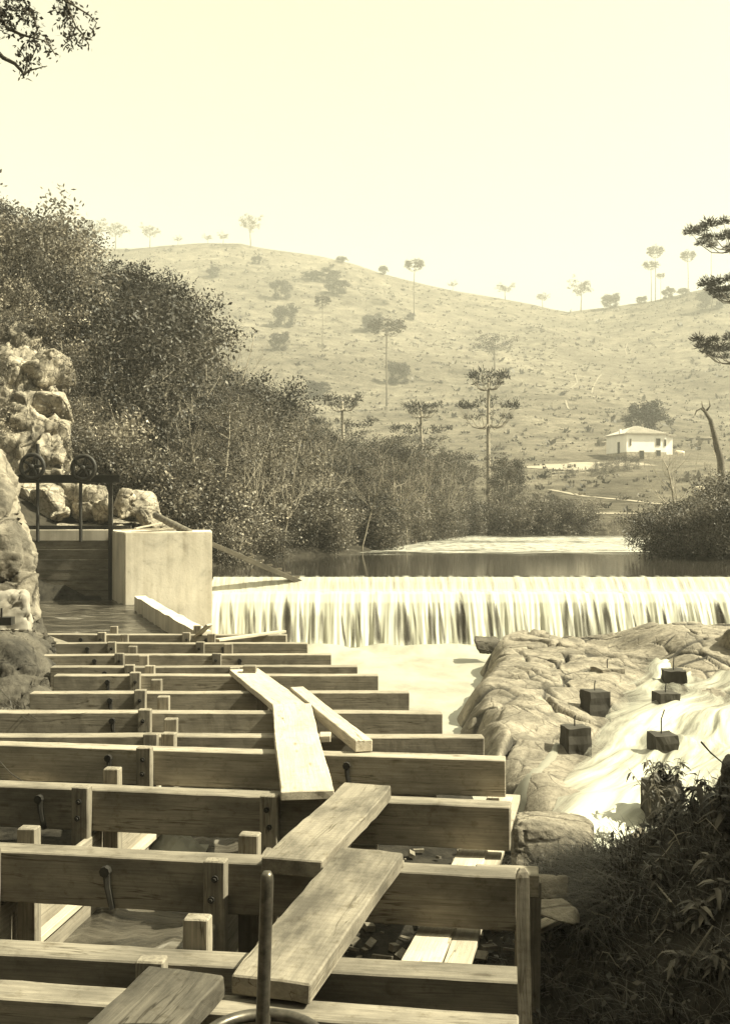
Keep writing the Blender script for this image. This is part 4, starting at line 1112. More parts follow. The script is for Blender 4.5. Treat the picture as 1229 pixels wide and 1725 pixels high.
def cluster(mb, r, c, rad, n, l, flat=0.75, core=None):
    tone = r.uniform(0.0, 0.8)
    for _ in range(n):
        d = rdir(r); p = c + Vector((d.x, d.y, d.z * flat)) * rad * r.random() ** 0.55
        up = (d * 0.6 + Vector((0, 0, 0.5)) + rdir(r) * 0.75).normalized()
        dd = (rdir(r) + d * .4 - Vector((0, 0, .15))).normalized()
        leaf(mb, p, dd, up, l * r.uniform(.6, 1.3), l * r.uniform(.4, .65), min(1, max(0, tone + r.gauss(0, .22) + (0.4 if r.random() < .015 else 0))))

def broadleaf(r, h, cr, n_limb, n_leaf, l, trunk_r, clear=0.35, flat=0.8, crad=0.42):
    tb, lb = MB(), MB()
    pts = [Vector((0, 0, -0.6))]; p = Vector((0, 0, 0)); lean = Vector((r.uniform(-.12, .12), r.uniform(-.12, .12), 1))
    k = 6
    for i in range(k + 1):
        pts.append(Vector(p)); p = p + (lean + Vector((r.gauss(0, .10), r.gauss(0, .10), 0))).normalized() * h * 0.88 / k
    tb.tube(pts, [trunk_r * 1.3] + [trunk_r * (1 - .8 * i / k) for i in range(k + 1)], 7)
    cl = []
    for i in range(n_limb):
        f = clear + (0.95 - clear) * ((i + r.random()) / n_limb)
        a = 2.4 * i + r.uniform(-.4, .4)
        idx = f * k + 1; i0 = int(min(k, idx)); b = pts[i0].lerp(pts[min(k + 1, i0 + 1)], idx - i0)
        prof = math.sin(math.pi * min(1, max(.08, (f - clear) / (1.06 - clear)) ** .75)) 
        ln = cr * (0.35 + 0.75 * prof) * r.uniform(.75, 1.15)
        d = Vector((math.cos(a), math.sin(a), r.uniform(.15, .7))).normalized()
        m = b + d * ln * .5 + Vector((0, 0, -.05 * ln)); e = b + d * ln + Vector((0, 0, .12 * ln))
        rr = trunk_r * (.45 - .25 * f); tb.tube([b, m, e], [rr, rr * .65, rr * .25], 5, False)
        cl.append((e, 1.0)); cl.append((b.lerp(e, .6) + rdir(r) * ln * .22, .8))
        for _ in range(2):
            e2 = e + rdir(r) * ln * .4; tb.tube([m, e2], [rr * .4, rr * .15], 4, False); cl.append((e2, .75))
    cl.append((pts[-1], 1.0))
    per = max(6, n_leaf // len(cl))
    for c, s in cl: cluster(lb, r, c, cr * crad * s * r.uniform(.75, 1.2), int(per * s * 1.15), l, flat)
    return tb, lb

def bare(r, h, tr, n_limb=9, spread=.45):
    tb = MB(); pts = []; p = Vector((0, 0, -0.4)); d = Vector((r.uniform(-.15, .15), r.uniform(-.1, .1), 1)).normalized()
    k = 8
    for i in range(k + 1):
        pts.append(Vector(p)); p = p + d * h / k; d = (d + Vector((r.gauss(0, .09), r.gauss(0, .09), .05))).normalized()
    tb.tube(pts, [tr * (1 - .82 * i / k) for i in range(k + 1)], 6)
    def grow(b, d, ln, rad, lev):
        q = [b]; dd = Vector(d)
        for i in range(3):
            dd = (dd + Vector((r.gauss(0, .2), r.gauss(0, .2), .12))).normalized(); q.append(q[-1] + dd * ln / 3)
        tb.tube(q, [rad, rad * .75, rad * .5, rad * .2], 4, False)
        if lev:
            for j in range(3): grow(q[1 + j % 3], (dd + rdir(r) * .8).normalized(), ln * .5, rad * .45, lev - 1)
    for i in range(n_limb):
        f = r.uniform(.35, .97); j = int(f * k); a = r.uniform(0, 6.28)
        grow(pts[j], Vector((math.cos(a) * .8, math.sin(a) * .8, .7)).normalized(), h * spread * (1.15 - f) + h * .06, tr * .42 * (1.1 - f) + .006, 2)
    return tb

def araucaria(r, h, tiers, br, tuft, tr, wid=0.13, n=11, per=60):
    tb, lb = MB(), MB()
    k = 8; pts = [Vector((math.sin(i * .9 + h) * .01 * h * i / k, math.cos(i * .7 + h) * .008 * h * i / k, h * i / k - (0.6 if i == 0 else 0))) for i in range(k + 1)]
    tb.tube(pts, [tr * (1 - .55 * i / k) for i in range(k + 1)], 8)
    for f, s in tiers:
        for i in range(n):
            a = 2 * math.pi * (i + r.uniform(-.3, .3)) / n; ln = br * s * r.uniform(.8, 1.1)
            d = Vector((math.cos(a), math.sin(a), 0)); b = Vector((0, 0, h * f)) + Vector((pts[-1].x, pts[-1].y, 0)) * f
            q = [b]
            for u in (.3, .55, .8, 1.0): q.append(b + d * ln * u + Vector((0, 0, ln * (.42 * u ** 2.6 - .16 * math.sin(u * math.pi)))))
            tb.tube(q, [tr * .22, tr * .16, tr * .13, tr * .10, tr * .05], 5, False)
            for u, m in ((4, 1.0), (3, .7)):
                c = q[u]; rd = tuft * m * r.uniform(.8, 1.15)
                for _ in range(int(per * m)):
                    dd = rdir(r); dd.z = abs(dd.z) * .8 + .15 * dd.z; dd.normalize()
                    leaf(lb, c + dd * rd * r.uniform(.05, .6), (dd + rdir(r) * .5).normalized(), rdir(r), rd * r.uniform(.25, .5), rd * wid, min(1, max(0, r.gauss(.4, .25))))
    return tb, lb

def proto(name, tb, lb, lm, bm_, label, cat, group):
    t = thing(name, label, cat, (0, 0, 0), group)
    if tb: tb.build('trunk', bm_, t, smooth_=True)
    if lb: lb.build('crown', lm, t)
    return t

class Stock:                                         # first use moves the prototype itself, later uses copy it
    def __init__(s, root): s.root = root; s.used = False
    def put(s, loc, rz=0.0, sc=1.0, label=None, sz=None, group=None):
        if not s.used:
            s.used = True; r = s.root; r.location = loc; r.rotation_euler = (0, 0, rz); r.scale = (sc, sc, sz or sc)
            if label: r['label'] = label
            if group: r['group'] = group
            return r
        return dup(s.root, loc, rz, sc, label, group, None, sz)

r = random.Random(5)
FG = 'trees of the dense forest on the left bank'
FL = ['dark dense broadleaf tree within the forest of the left bank', 'greyish loose-leaved tree within the forest of the left bank', 'slender pale-leaved tree within the forest of the left bank',
      'broad spreading tree within the forest of the left bank', 'small bushy tree within the forest of the left bank']
def forest_protos():
    out = []
    specs = [(8, 2.4, 17, 9500, .15, .16, M['leaf3'], M['bark']), (7.5, 2.2, 15, 6800, .135, .12, M['leaf'], M['pale_bark']), (8.5, 1.8, 14, 6200, .11, .09, M['leaf2'], M['pale_bark']),
             (7, 3.0, 18, 9000, .17, .18, M['leaf'], M['bark']), (5, 2.0, 14, 7600, .11, .09, M['leaf3'], M['bark'])]
    for i, (h, cr, nl, n, l, tr, lm, bm_) in enumerate(specs):
        tb, lb = broadleaf(r, h, cr, nl, n, l, tr, clear=.22 if i != 2 else .4, crad=.34)
        out.append((Stock(proto('forest_tree', tb, lb, lm, bm_, FL[i], 'tree', FG)), h * 0.99, FL[i]))
    return out
FP = forest_protos()
SIL = [(-200, 285), (0, 318), (40, 345), (80, 362), (130, 378), (155, 398), (175, 440), (230, 442), (270, 462), (310, 510), (350, 560), (375, 620), (440, 635), (470, 665), (530, 700), (600, 735), (700, 732), (760, 742), (840, 758), (890, 775), (925, 808), (955, 848), (980, 875), (995, 905)]
placed = []
rf = random.Random(77)
tries = 0
while len(placed) < 265 and tries < 9000:
    tries += 1
    y = rf.uniform(30, 96); x = rf.uniform(-34, 18)
    d = seg_dist(LEFT, x, y)
    px = CX + x / y * F
    if d < 0.5 or d > 30 or px < -120 or px > 1004: continue
    if y < 37 and px < 330: continue
    if x > 3 and d > 12: continue
    sp = 2.15 + 0.022 * y + (0.7 if d > 14 else 0)
    if any((x - a) ** 2 + (y - b) ** 2 < sp * sp for a, b in placed): continue
    gz = ground_z(x, y)
    topy = lerp_table(SIL, px) + rf.uniform(0, 26)
    hmax = CZ + (HY - topy) / F * y - gz
    h = rf.uniform(5.0, 9.0) if d > 3 or (px > 520 and d > 1.2) else rf.uniform(3.2, 6.5)
    if hmax < 1.4: continue
    h = min(h, hmax)
    k = rf.choice([0, 0, 0, 1, 3, 3, 4]) if h > 4 and topy < 560 else (rf.choice([0, 1, 1, 2, 2, 3]) if h > 4 else rf.choice([4, 4, 3, 1]))
    if 210 < px < 390 and topy < 540: k = rf.choice([0, 3, 0])
    S, hh, lab = FP[k]
    sc = h / hh
    S.put((x, y, gz - 0.1), rf.uniform(0, 6.28), max(sc, 0.62) if h > 3 else sc, lab, sc)
    placed.append((x, y))
print('forest trees', len(placed))

# shrubs along the water and below the trees
SHL = 'low leafy shrub at the water edge of the left bank'
tb, lb = broadleaf(r, 2.0, 1.25, 11, 3200, .11, .04, clear=.05, flat=.8, crad=.5)
SH = Stock(proto('shrub', tb, lb, M['leaf'], M['bark'], SHL, 'shrub', 'shrubs along the left bank'))
tb, lb = broadleaf(r, 2.2, 1.3, 11, 2600, .13, .04, clear=.05, flat=.8, crad=.5)
SH2 = Stock(proto('shrub', tb, lb, M['leaf2'], M['pale_bark'], 'pale leafy shrub at the water edge of the left bank', 'shrub', 'pale shrubs along the left bank'))
cnt = 0
for i in range(1600):
    if cnt > 170: break
    y = rf.uniform(30, 84); x = rf.uniform(-12, 18); d = seg_dist(LEFT, x, y); px = CX + x / y * F
    if not (0.0 < d < 2.6) or px > 1000 or px < 250 or (y < 37 and px < 330): continue
    s = rf.uniform(.5, 1.1)
    (SH if rf.random() < .6 else SH2).put((x, y, ground_z(x, y) - .15), rf.uniform(0, 6), s); cnt += 1
for i in range(60):                                  # undergrowth on the slope beside the cliff
    px = rf.uniform(120, 330); d = rf.uniform(34, 46); x = (px - CX) / F * d
    if seg_dist(LEFT, x, d) < .6: continue
    (SH if rf.random() < .5 else SH2).put((x, d, ground_z(x, d) - .1), rf.uniform(0, 6), rf.uniform(.6, 1.3), group='shrubs on the slope behind the gate', label='leafy shrub in the undergrowth on the slope behind the gate')

for k, (px, py, d, sc) in enumerate([(8, 470, 36, 1.0), (50, 455, 37.5, .9), (90, 520, 36, .9), (108, 590, 35, .8), (118, 660, 34.3, .8), (122, 730, 33.6, .7), (128, 790, 33.2, .7), (6, 560, 34.5, .5), (2, 640, 33.2, .5), (4, 720, 32.4, .5), (60, 600, 34.2, .35), (84, 560, 35, .5), (30, 530, 35.5, .6), (40, 655, 33, .25), (150, 800, 34, .7), (175, 790, 35, .8), (215, 810, 35, .7), (260, 830, 34, .6), (110, 480, 38, 1.0)]):
    q = P(px, py + 25, d); (SH if k % 3 else SH2).put(q, rf.uniform(0, 6), sc, 'leafy shrub clinging to the cliff at the left edge', group='shrubs clinging to the cliff')
# pale leafless saplings standing out before the forest
BT_ = [Stock(proto('bare_tree', bare(random.Random(s), 6, .055), None, None, M['pale_bark'], 'thin pale leafless tree in front of the forest', 'tree', 'bare saplings of the left bank')) for s in (3, 8, 14)]
BL = [(430, 935, 40, 8.0, 'pale slanting leafless tree at the water edge right of the log boom'), (232, 860, 37, 6, 'pale thin bare sapling above the large smooth boulder'), (205, 780, 42, 6.5, 'bare sapling on the slope above the cliff boulders'),
      (285, 760, 44, 6, 'bare sapling in the middle of the lower forest slope'), (355, 700, 50, 6.5, 'forked bare sapling high in the forest middle'), (390, 640, 56, 6, 'bare sapling near the forest crest'), (120, 560, 46, 5.5, 'bare sapling above the cliff head'),
      (540, 870, 45, 6, 'bare sapling by the bank left of the river bend'), (320, 850, 42, 6, 'bare sapling just behind the concrete block'), (640, 830, 54, 5.5, 'bare sapling in the bank thicket before the river bend'), (470, 820, 48, 6, 'bare sapling right of the slanting pale tree'),
      (180, 680, 44, 6, 'bare sapling right of the upper cliff'), (500, 760, 52, 5.5, 'bare sapling in the right part of the forest'), (260, 640, 54, 6, 'bare sapling in the upper left of the forest'), (720, 830, 66, 5, 'bare sapling in the thicket at mid river')]
BX = [(150 + rf.random() * 620, rf.uniform(36, 62), rf.uniform(3.5, 6.5)) for _ in range(60)]
for px, d, h in BX:
    x = (px - CX) / F * d
    while 0.3 > seg_dist(LEFT, x, d) and d < 80: d += 1.0; x = (px - CX) / F * d
    gz = ground_z(x, d); topy = lerp_table(SIL, px) + 20
    h = min(h, CZ + (HY - topy) / F * d - gz)
    if h < 2 or d > 66 or seg_dist(LEFT, x, d) > 16: continue
    d2 = d - .9 if seg_dist(LEFT, (px - CX) / F * (d - .9), d - .9) > .3 else d
    BT_[rf.randrange(3)].put(((px - CX) / F * d2, d2, ground_z((px - CX) / F * d2, d2) - .1), rf.uniform(0, 6), h / 6, 'thin pale bare sapling among the dense trees of the left bank')
for i, (px, py, d, h, lab) in enumerate(BL):
    x = (px - CX) / F * d; gz = ground_z(x, d); top = CZ + (HY - py) / F * d + h * .75
    o = BT_[i % 3].put((x, d - 1.2, gz), rf.uniform(0, 6), max(.6, (top - gz) / 6 * .9) if top - gz > 2 else .8, lab)

# ------------------------------------------------------------------ trees on the hill and meadow
tb, lb = broadleaf(r, 7, 2.9, 16, 9000, .36, .2, clear=.12, flat=.9, crad=.36)
HT = Stock(proto('round_tree', tb, lb, M['needle'], M['bark'], 'x', 'tree', 'round dark trees scattered on the hill'))
tb, lb = broadleaf(r, 12, 4.2, 10, 1500, .5, .3, clear=.55, flat=.45, crad=.36)
ST = Stock(proto('ridge_tree', tb, lb, M['leaf'], M['bark'], 'x', 'tree', 'spreading trees on the skyline'))
tb, lb = araucaria(r, 20, [(.97, .8), (.90, 1.0)], 4.2, 1.7, .28, n=10, per=70)
AR = Stock(proto('umbrella_pine', tb, lb, M['needle'], M['bark'], 'x', 'tree', 'umbrella-crowned pines'))
tb, lb = araucaria(random.Random(4), 14, [(.93, .62), (.66, 1.0)], 4.4, 1.1, .40, n=13, per=60, wid=.10)
AR2 = Stock(proto('umbrella_pine', tb, lb, M['needle'], M['pale_bark'], 'x', 'tree', 'umbrella-crowned pines'))
def hill_tree(S, hh, px, base, top, lab, wide=1.0, y0=84.0):
    g = ray_hit(px, base, y0); h = (base - top) / F * g.y
    S.put((g.x, g.y, g.z - .2), rf.uniform(0, 6.28), h / hh * wide, lab, h / hh)
for px, b, t, w, lab in [(432, 446, 432, 1.2, 'small round tree high on the hill near the crest'), (359, 468, 450, 1.2, 'small round tree just beyond the forest crest'), (473, 505, 474, 1.1, 'pale round tree, upper of the three in a row on the hill'),
        (480, 552, 516, 1.1, 'dark round tree, middle of the three in a row on the hill'), (471, 592, 562, 1.2, 'dark round tree, lowest of the three in a row on the hill'), (628, 560, 531, 1.3, 'round tree beside the flat crown of the tall thin pine'),
        (670, 648, 612, 1.15, 'dark cone-shaped tree right of the tall thin pine trunk'), (535, 671, 644, 1.6, 'low wide dark tree just above the forest edge'), (542, 474, 457, 3.4, 'wide flat thicket tree on the upper hill'), (568, 498, 474, 1.7, 'squat tree below the wide flat thicket'),
        (692, 540, 528, 1.2, 'tiny round tree on the hill right of the tall thin pine'), (1028, 513, 490, 1.4, 'round tree standing in the dip of the skyline'), (1087, 742, 680, 1.15, 'large dark bushy tree behind the white house'),
        (1199, 522, 490, 1.6, 'dark bush at the right under the near pine branch'), (1150, 500, 486, 1.5, 'small bush on the right-hand skyline'), (1080, 503, 491, 1.6, 'small flat bush on the skyline left of the tall pines'), (575, 428, 418, 2.0, 'faint bush on the crest of the hill'),
        (645, 447, 432, 1.1, 'faint round tree on the sloping skyline'), (1125, 496, 478, 1.2, 'bush between the tall pines on the skyline')]:
    hill_tree(HT, 6.9, px, b, t, lab, w)
for px, b, t, w, lab in [(195, 412, 366, 1.1, 'spreading pale tree on the ridge beside the forest crest'), (253, 408, 370, 1.0, 'thin flat-topped tree on the ridge at left'), (300, 400, 384, 1.1, 'very small tree on the ridge left of the summit'), (376, 404, 384, 1.2, 'low tree on the hill summit'), (350, 398, 382, 1.3, 'tiny tree pair on the ridge'),
        (422, 408, 352, .8, 'faint tall tree right of the hill summit'), (850, 498, 470, 1.4, 'rounded spreading tree on the skyline above the forked tree'), (913, 506, 482, 1.2, 'small tree on the skyline right of the rounded one'), (762, 478, 462, 1.3, 'faint tree on the sloping skyline before the dip'), (978, 516, 462, .9, 'faint ragged tree in the dip of the skyline'),
        (155, 415, 364, 1.2, 'dark tree at the head of the forest against the sky'), (833, 632, 562, 1.1, 'forked tree with a dense crown on the lower hill')]:
    hill_tree(ST, 12.2, px, b, t, lab, w)
for px, b, t, w, lab in [(651, 685, 548, 1.0, 'tall thin pine with a flat crown in the middle of the hill'), (543, 592, 505, .7, 'thin pine with a sparse crown on the left of the hill'), (697, 530, 445, .9, 'faint two-tiered pine on the upper hill'), (1103, 500, 414, .75, 'tallest pine on the right-hand skyline'),
        (1096, 502, 438, .9, 'flat-crowned pine close beside the tallest one'), (1112, 503, 460, .7, 'shorter slim pine right of the tallest one'), (1158, 508, 430, .75, 'lone straight pine on the right-hand skyline'), (1197, 490, 408, .6, 'faint pine behind the near pine branch')]:
    hill_tree(AR, 20.3, px, b, t, lab, w)
for px, b, t, d, w, lab in [(822, 770, 628, 100, .72, 'two-tiered candelabra pine with a pale trunk by the thicket'), (710, 770, 680, 96, .8, 'candelabra pine whose crown just clears the thicket'), (578, 760, 668, 92, .85, 'candelabra pine with a wide crown behind the forest edge')]:
    x = (px - CX) / F * d; gz = ground_z(x, d); topz = CZ + (HY - t) / F * d; h = topz - gz
    AR2.put((x, d, gz - .2), rf.uniform(0, 6), h / 14.3 * w, lab, h / 14.3)

# near pine at the right edge, limbs reaching into view
tb, lb = araucaria(random.Random(21), 17.0, [(.90, .9), (.735, .62), (.54, .85)], 2.6, .62, .22, n=12, per=300, wid=.07)
t = proto('umbrella_pine', tb, lb, M['needle'], M['bark'], 'big near pine at the right edge with upswept tufted branches', 'tree', None)
t.location = ((1243 - CX) / F * 58, 58, CZ + (HY - 848) / F * 58)
t.location.z = ground_z(t.location.x, 58) - .1

# bushes on the right bank
RB = [(1085, 905, 44, 1.5, 'rounded bush at the left tip of the right bank'), (1110, 912, 42, 1.3, 'leafy bush beside the left tip of the right bank'), (1140, 905, 43, 1.7, 'bush in the middle of the right bank'), (1175, 900, 44, 1.4, 'large bush of the right bank'), (1210, 890, 43, 1.7, 'dark tall bush at the right edge of the bank'), (1235, 880, 42, 2.0, 'dark bush cut by the right edge of the picture'),
      (1160, 915, 41, 1.2, 'low bush at the waterline of the right bank'), (1200, 915, 41, 1.4, 'low bush at the waterline under the dark tall bush'), (1125, 925, 40.6, 1.0, 'small bush touching the water at right'), (1232, 920, 40, 1.5, 'bush touching the water at the right edge'), (1205, 870, 52, 1.6, 'big dark bush behind the right bank'), (1240, 850, 50, 2.0, 'tall dark bush behind the right bank at the edge'), (1100, 880, 54, 1.3, 'bush behind the left tip of the right bank'), (1062, 900, 76, 1.3, 'scrubby bush across the water left of the right bank'), (1035, 903, 80, .9, 'small dark bush on the far shore'), (1015, 905, 81, .7, 'smallest bush on the far shore'), (1095, 930, 40.4, 1.5, 'leafy bush hanging over the water at the left end of the right bank'), (1150, 930, 39.6, 1.6, 'leafy bush hanging over the water at the middle of the right bank'), (1180, 935, 39, 1.5, 'leafy bush hanging over the water below the large bush'), (1215, 935, 38.4, 1.7, 'leafy bush hanging over the water near the right edge'), (1245, 930, 38, 2.0, 'leafy bush at the waterline cut by the right edge')]
for px, py, d, s, lab in RB:
    x = (px - CX) / F * d; (SH if s > 1.35 else SH2).put((x, d, max(-.2, ground_z(x, d) - .15)), rf.uniform(0, 6), s * .52, lab, group='bushes of the right bank')

# dead trees beside the meadow
tb = bare(random.Random(31), 5.2, .13, 12, .6)
t = proto('dead_tree', tb, None, None, M['pale_bark'], 'bleached dead tree with many bare limbs below the house', 'tree', None); x = (1150 - CX) / F * 60
t.location = (x, 60, CZ + (HY - 872) / F * 60); t.location.z = min(t.location.z, ground_z(x, 60) + .1)
t.scale = (1, 1, 1)
tb = MB(); d = 62
tb.tube([P(1222, 900, d), P(1217, 830, d), P(1213, 775, d), P(1203, 735, d), P(1196, 708, d), P(1186, 692, d)], [.30, .26, .22, .16, .13, .09], 8)
tb.tube([P(1190, 697, d), P(1180, 688, d), P(1172, 692, d), P(1169, 700, d)], [.09, .06, .04, .02], 6); tb.tube([P(1186, 692, d), P(1182, 684, d), P(1181, 676, d)], [.07, .04, .015], 6); tb.tube([P(1188, 693, d), P(1195, 684, d), P(1193, 672, d)], [.07, .04, .015], 6)
tb.tube([P(1213, 775, d), P(1204, 760, d), P(1200, 745, d)], [.1, .06, .03], 6)
t = thing('dead_tree', 'leaning broken dead trunk with stubby branches at the right edge', 'tree', P(1222, 900, d)); tb.build('trunk', M['bark'], t, smooth_=True)

# tussocks and low scrub covering the hillside
mb = MB(); rt = random.Random(9)
for i in range(5200):
    px = rt.uniform(150, 1300); y = 90 + 520 * rt.random() ** .75; x = (px - CX) / F * y
    if seg_dist(LEFT, x, y) < 6 or (abs(x - 49) < 14 and 165 < y < 205): continue
    g = Vector((x, y, ground_z(x, y))); s = rt.uniform(.15, .5) * (1 + y / 500) * (2.2 if rt.random() < .07 else 1)
    v = rt.random()
    for k in range(7):
        dd = rdir(rt); dd.z = abs(dd.z) + .2; dd.normalize()
        leaf(mb, g + Vector((rt.gauss(0, .4), rt.gauss(0, .4), 0)) * s, dd, rdir(rt), s * rt.uniform(.7, 1.5), s * .6, v)
tag(mb.build('scrub', M['leaf3']), 'low scrub and grass tussocks speckling the hillside', 'scrub', kind='stuff')

# ------------------------------------------------------------------ house, fences, animals
hb = P(1043, 774, 190); hz = ground_z(hb.x + 3.5, 190) - .1
HX, HYY = hb.x, 190.0
house = thing('house', 'white limewashed house with hipped tile roof on the meadow', 'house', (HX + 4, HYY + 4, hz))
house.rotation_euler = (0, 0, math.radians(13))
Wd, Dp, Hh = 7.7, 8.0, 4.5
def hbox(name, x0, x1, y0, y1, z0, z1, mat, parent=house):
    mb = MB(); mb.box(((x0 + x1) / 2 + HX, (y0 + y1) / 2 + HYY, (z0 + z1) / 2 + hz), (x1 - x0, y1 - y0, z1 - z0)); return mb.build(name, mat, parent)
hbox('stone_base', -0.03, Wd + .03, -0.03, Dp, -1.0, 1.35, M['stone'])
hbox('wall', 0, Wd, 0, Dp - .03, 1.35, Hh, M['lime'])
hbox('wing_wall', Wd + 0.003, Wd + 1.7, 0.8, Dp - .2, 1.0, Hh - .15, M['lime'])
hbox('wing_base', Wd + 0.034, Wd + 1.73, 0.77, Dp - .1, -1.0, 0.997, M['stone'])
def hip(name, x0, x1, y0, y1, z0, rise, parent):
    mb = MB(); cx_, cy_ = (x0 + x1) / 2, (y0 + y1) / 2; rl = 0.5
    V = [(x0, y0, z0), (x1, y0, z0), (x1, y1, z0), (x0, y1, z0), (cx_ - rl, cy_, z0 + rise), (cx_ + rl, cy_, z0 + rise)]
    V = [(a + HX, b + HYY, c + hz) for a, b, c in V]; V += [(a, b, c - .12) for a, b, c in V[:4]]
    mb.add(V, [(0, 1, 5, 4), (1, 2, 5), (2, 3, 4, 5), (3, 0, 4), (6, 7, 1, 0), (7, 8, 2, 1), (8, 9, 3, 2), (9, 6, 0, 3), (9, 8, 7, 6)])
    n_ = int((x1 - x0) / .3)                         # rows of barrel tiles running down the front slope
    for i in range(n_):
        x = x0 + (i + .5) * (x1 - x0) / n_; f = min(1, min(x - x0, x1 - x) / max(.1, (cx_ - rl - x0)))
        mb.tube([(x + HX, y0 - .06 + HYY, z0 + hz + .03), (x + HX, y0 + (cy_ - y0) * f + HYY, z0 + rise * f + hz + .03)], .085, 6)
    return mb.build(name, M['tile'], parent)
hip('roof', -0.38, Wd + .38, -0.38, Dp + .38, Hh + .12, 1.6, house)
hip('wing_roof', Wd - .6, Wd + 2.2, 0.3, Dp - 1, Hh - .05, .5, house)
for nm, x0, x1, z0, z1 in (('window', 5.75, 6.5, 2.55, 3.75), ('window', .65, .85, 2.5, 3.6), ('window', 5.8, 6.55, .7, 1.65), ('door', 2.55, 3.3, -0.2, 1.55), ('window', 7.35, 7.6, 2.5, 3.6)):
    f = hbox(nm, x0, x1, -0.045, 0.06, z0, z1, M['hole'])
    mb = MB()
    for a, b, c, d in ((x0 - .06, x0, z0, z1), (x1, x1 + .06, z0, z1), (x0 - .06, x1 + .06, z1, z1 + .07), (x0 - .06, x1 + .06, z0 - .07, z0)):
        mb.box(((a + b) / 2 + HX, -0.05 + HYY, (c + d) / 2 + hz), (b - a, .09, d - c))
    mb.build('frame', M['wall'], f)
mb = MB(); mb.box((HX - .01, HYY + 3, hz + 2.2), (.06, .9, 2.1)); mb.build('side_door', M['hole'], house)
mb = MB(); mb.box((HX - .2, HYY + 2.0, hz + Hh + .6), (.35, .35, .8)); mb.build('chimney', M['lime'], house)

def fence(pts, label, n, ph=1.2, rails=(0.5, 0.95)):
    t = thing('rail_fence', label, 'fence', (pts[0][0], pts[0][1], ground_z(pts[0][0], pts[0][1])))
    q = []
    for a, b in zip(pts, pts[1:]):
        for i in range(n): q.append(Vector(a).lerp(Vector(b), i / n))
    q.append(Vector(pts[-1])); q = [Vector((p.x, p.y, ground_z(p.x, p.y))) for p in q]
    for p in q:
        mb = MB(); mb.tube([p - Vector((0, 0, .3)), p + Vector((rf.uniform(-.05, .05), 0, ph * rf.uniform(.85, 1.25)))], .065, 5); mb.build('post', M['pale_bark'], t)
    for z in rails:
        for a, b in zip(q, q[1:]):
            mb = MB(); mb.tube([a + Vector((0, 0, z)), b + Vector((0, 0, z + rf.uniform(-.12, .12)))], .04, 5); mb.build('rail', M['pale_bark'], t)
fence([gpt(928, 808), gpt(985, 803), gpt(1030, 797), gpt(1085, 789)], 'weathered rail fence across the meadow below the house', 5)
fence([gpt(1015, 747), gpt(1040, 744)], 'short wire fence left of the house at the foot of the hill', 3, 1.6, (.9,))
fence([gpt(1186, 790), gpt(1205, 803), gpt(1222, 815)], 'broken pale fence running down at the right edge', 4, 1.0, (.4, .75))
for px, py, s in ((960, 806, .5), (1010, 800, .7), (1030, 797, .8), (1048, 794, .9), (1066, 790, .8), (998, 804, .45)):
    g = ray_hit(px, py); SH.put((g.x, g.y - .5, g.z - .1), rf.uniform(0, 6), s * 1.2, 'low bush along the rail fence below the house', group='bushes along the rail fence')
g = ray_hit(1178, 748); mb = MB(); mb.box((g.x, g.y, g.z + .9), (4.2, 1.0, .35)); 
for s in (-1.8, 1.8): mb.box((g.x + s, g.y, g.z + .3), (.2, .6, .95))
tag(mb.build('trough', M['old']), 'long dark timber trough on the slope right of the house', 'trough')

def animal(px, py, flip, s, label, head):
    g = ray_hit(px, py)
    bm = bmesh.new(); sk = bm.verts.layers.skin.verify()
    J = {}
    def v(n_, x, y, z, rx, ry=None):
        w = bm.verts.new((x * s * flip, y * s, z * s)); w[sk].radius = (rx * s, (ry or rx) * s); J[n_] = w; return w
    v('hip', .62, 0, 1.12, .26, .30); v('belly', .05, 0, 1.05, .33, .34); v('chest', -.58, 0, 1.10, .27, .34); v('neck', -.92, 0, 1.12 if head < .5 else 1.35, .15, .18)
    v('poll', -1.18, 0, head + .45, .13, .14); v('muzzle', -1.50, 0, head + .16, .075)
    v('tail', .84, 0, 1.20, .05); v('tail2', .92, 0, .62, .03)
    for nm, x0, x1, sy in (('h', .60, .66, .19), ('h', .60, .66, -.19), ('f', -.58, -.58, .17), ('f', -.58, -.58, -.17)):
        k = nm + str(sy)
        v(k + 'a', x0, sy, .80, .13); v(k + 'b', x1 + (.10 if nm == 'h' else -.02), sy, .46, .065); v(k + 'c', x1, sy, .06, .05)
        bm.edges.new((J['hip' if nm == 'h' else 'chest'], J[k + 'a'])); bm.edges.new((J[k + 'a'], J[k + 'b'])); bm.edges.new((J[k + 'b'], J[k + 'c']))
    for a, b in (('hip', 'belly'), ('belly', 'chest'), ('chest', 'neck'), ('neck', 'poll'), ('poll', 'muzzle'), ('hip', 'tail'), ('tail', 'tail2')): bm.edges.new((J[a], J[b]))
    J['belly'][sk].use_root = True
    me = bpy.data.meshes.new('horse_body'); bm.to_mesh(me); bm.free()
    o = bpy.data.objects.new('grazing_horse', me); COL.objects.link(o)
    o.modifiers.new('skin', 'SKIN').use_smooth_shade = True
    ss = o.modifiers.new('sub', 'SUBSURF'); ss.levels = ss.render_levels = 1
    dg = bpy.context.evaluated_depsgraph_get(); ev = bpy.data.meshes.new_from_object(o.evaluated_get(dg))
    o.modifiers.clear(); o.data = ev; ev.materials.clear(); ev.materials.append(M['hide'])
    mb = MB()
    for e in (-.06, .06): mb.tube([(-1.16 * s * flip, e * s, (head + .54) * s), (-1.14 * s * flip, e * 1.4 * s, (head + .70) * s)], [.035 * s, .008 * s], 5)
    q = mb.mesh('ears'); q.materials.append(M['hide']); c = bpy.data.objects.new('ears', q); COL.objects.link(c); c.parent = o
    o.location = (g.x, g.y, g.z - .05 * s); return tag(o, label, 'horse')
animal(1178, 832, 1, .62, 'white horse grazing on the meadow below the house', .05)
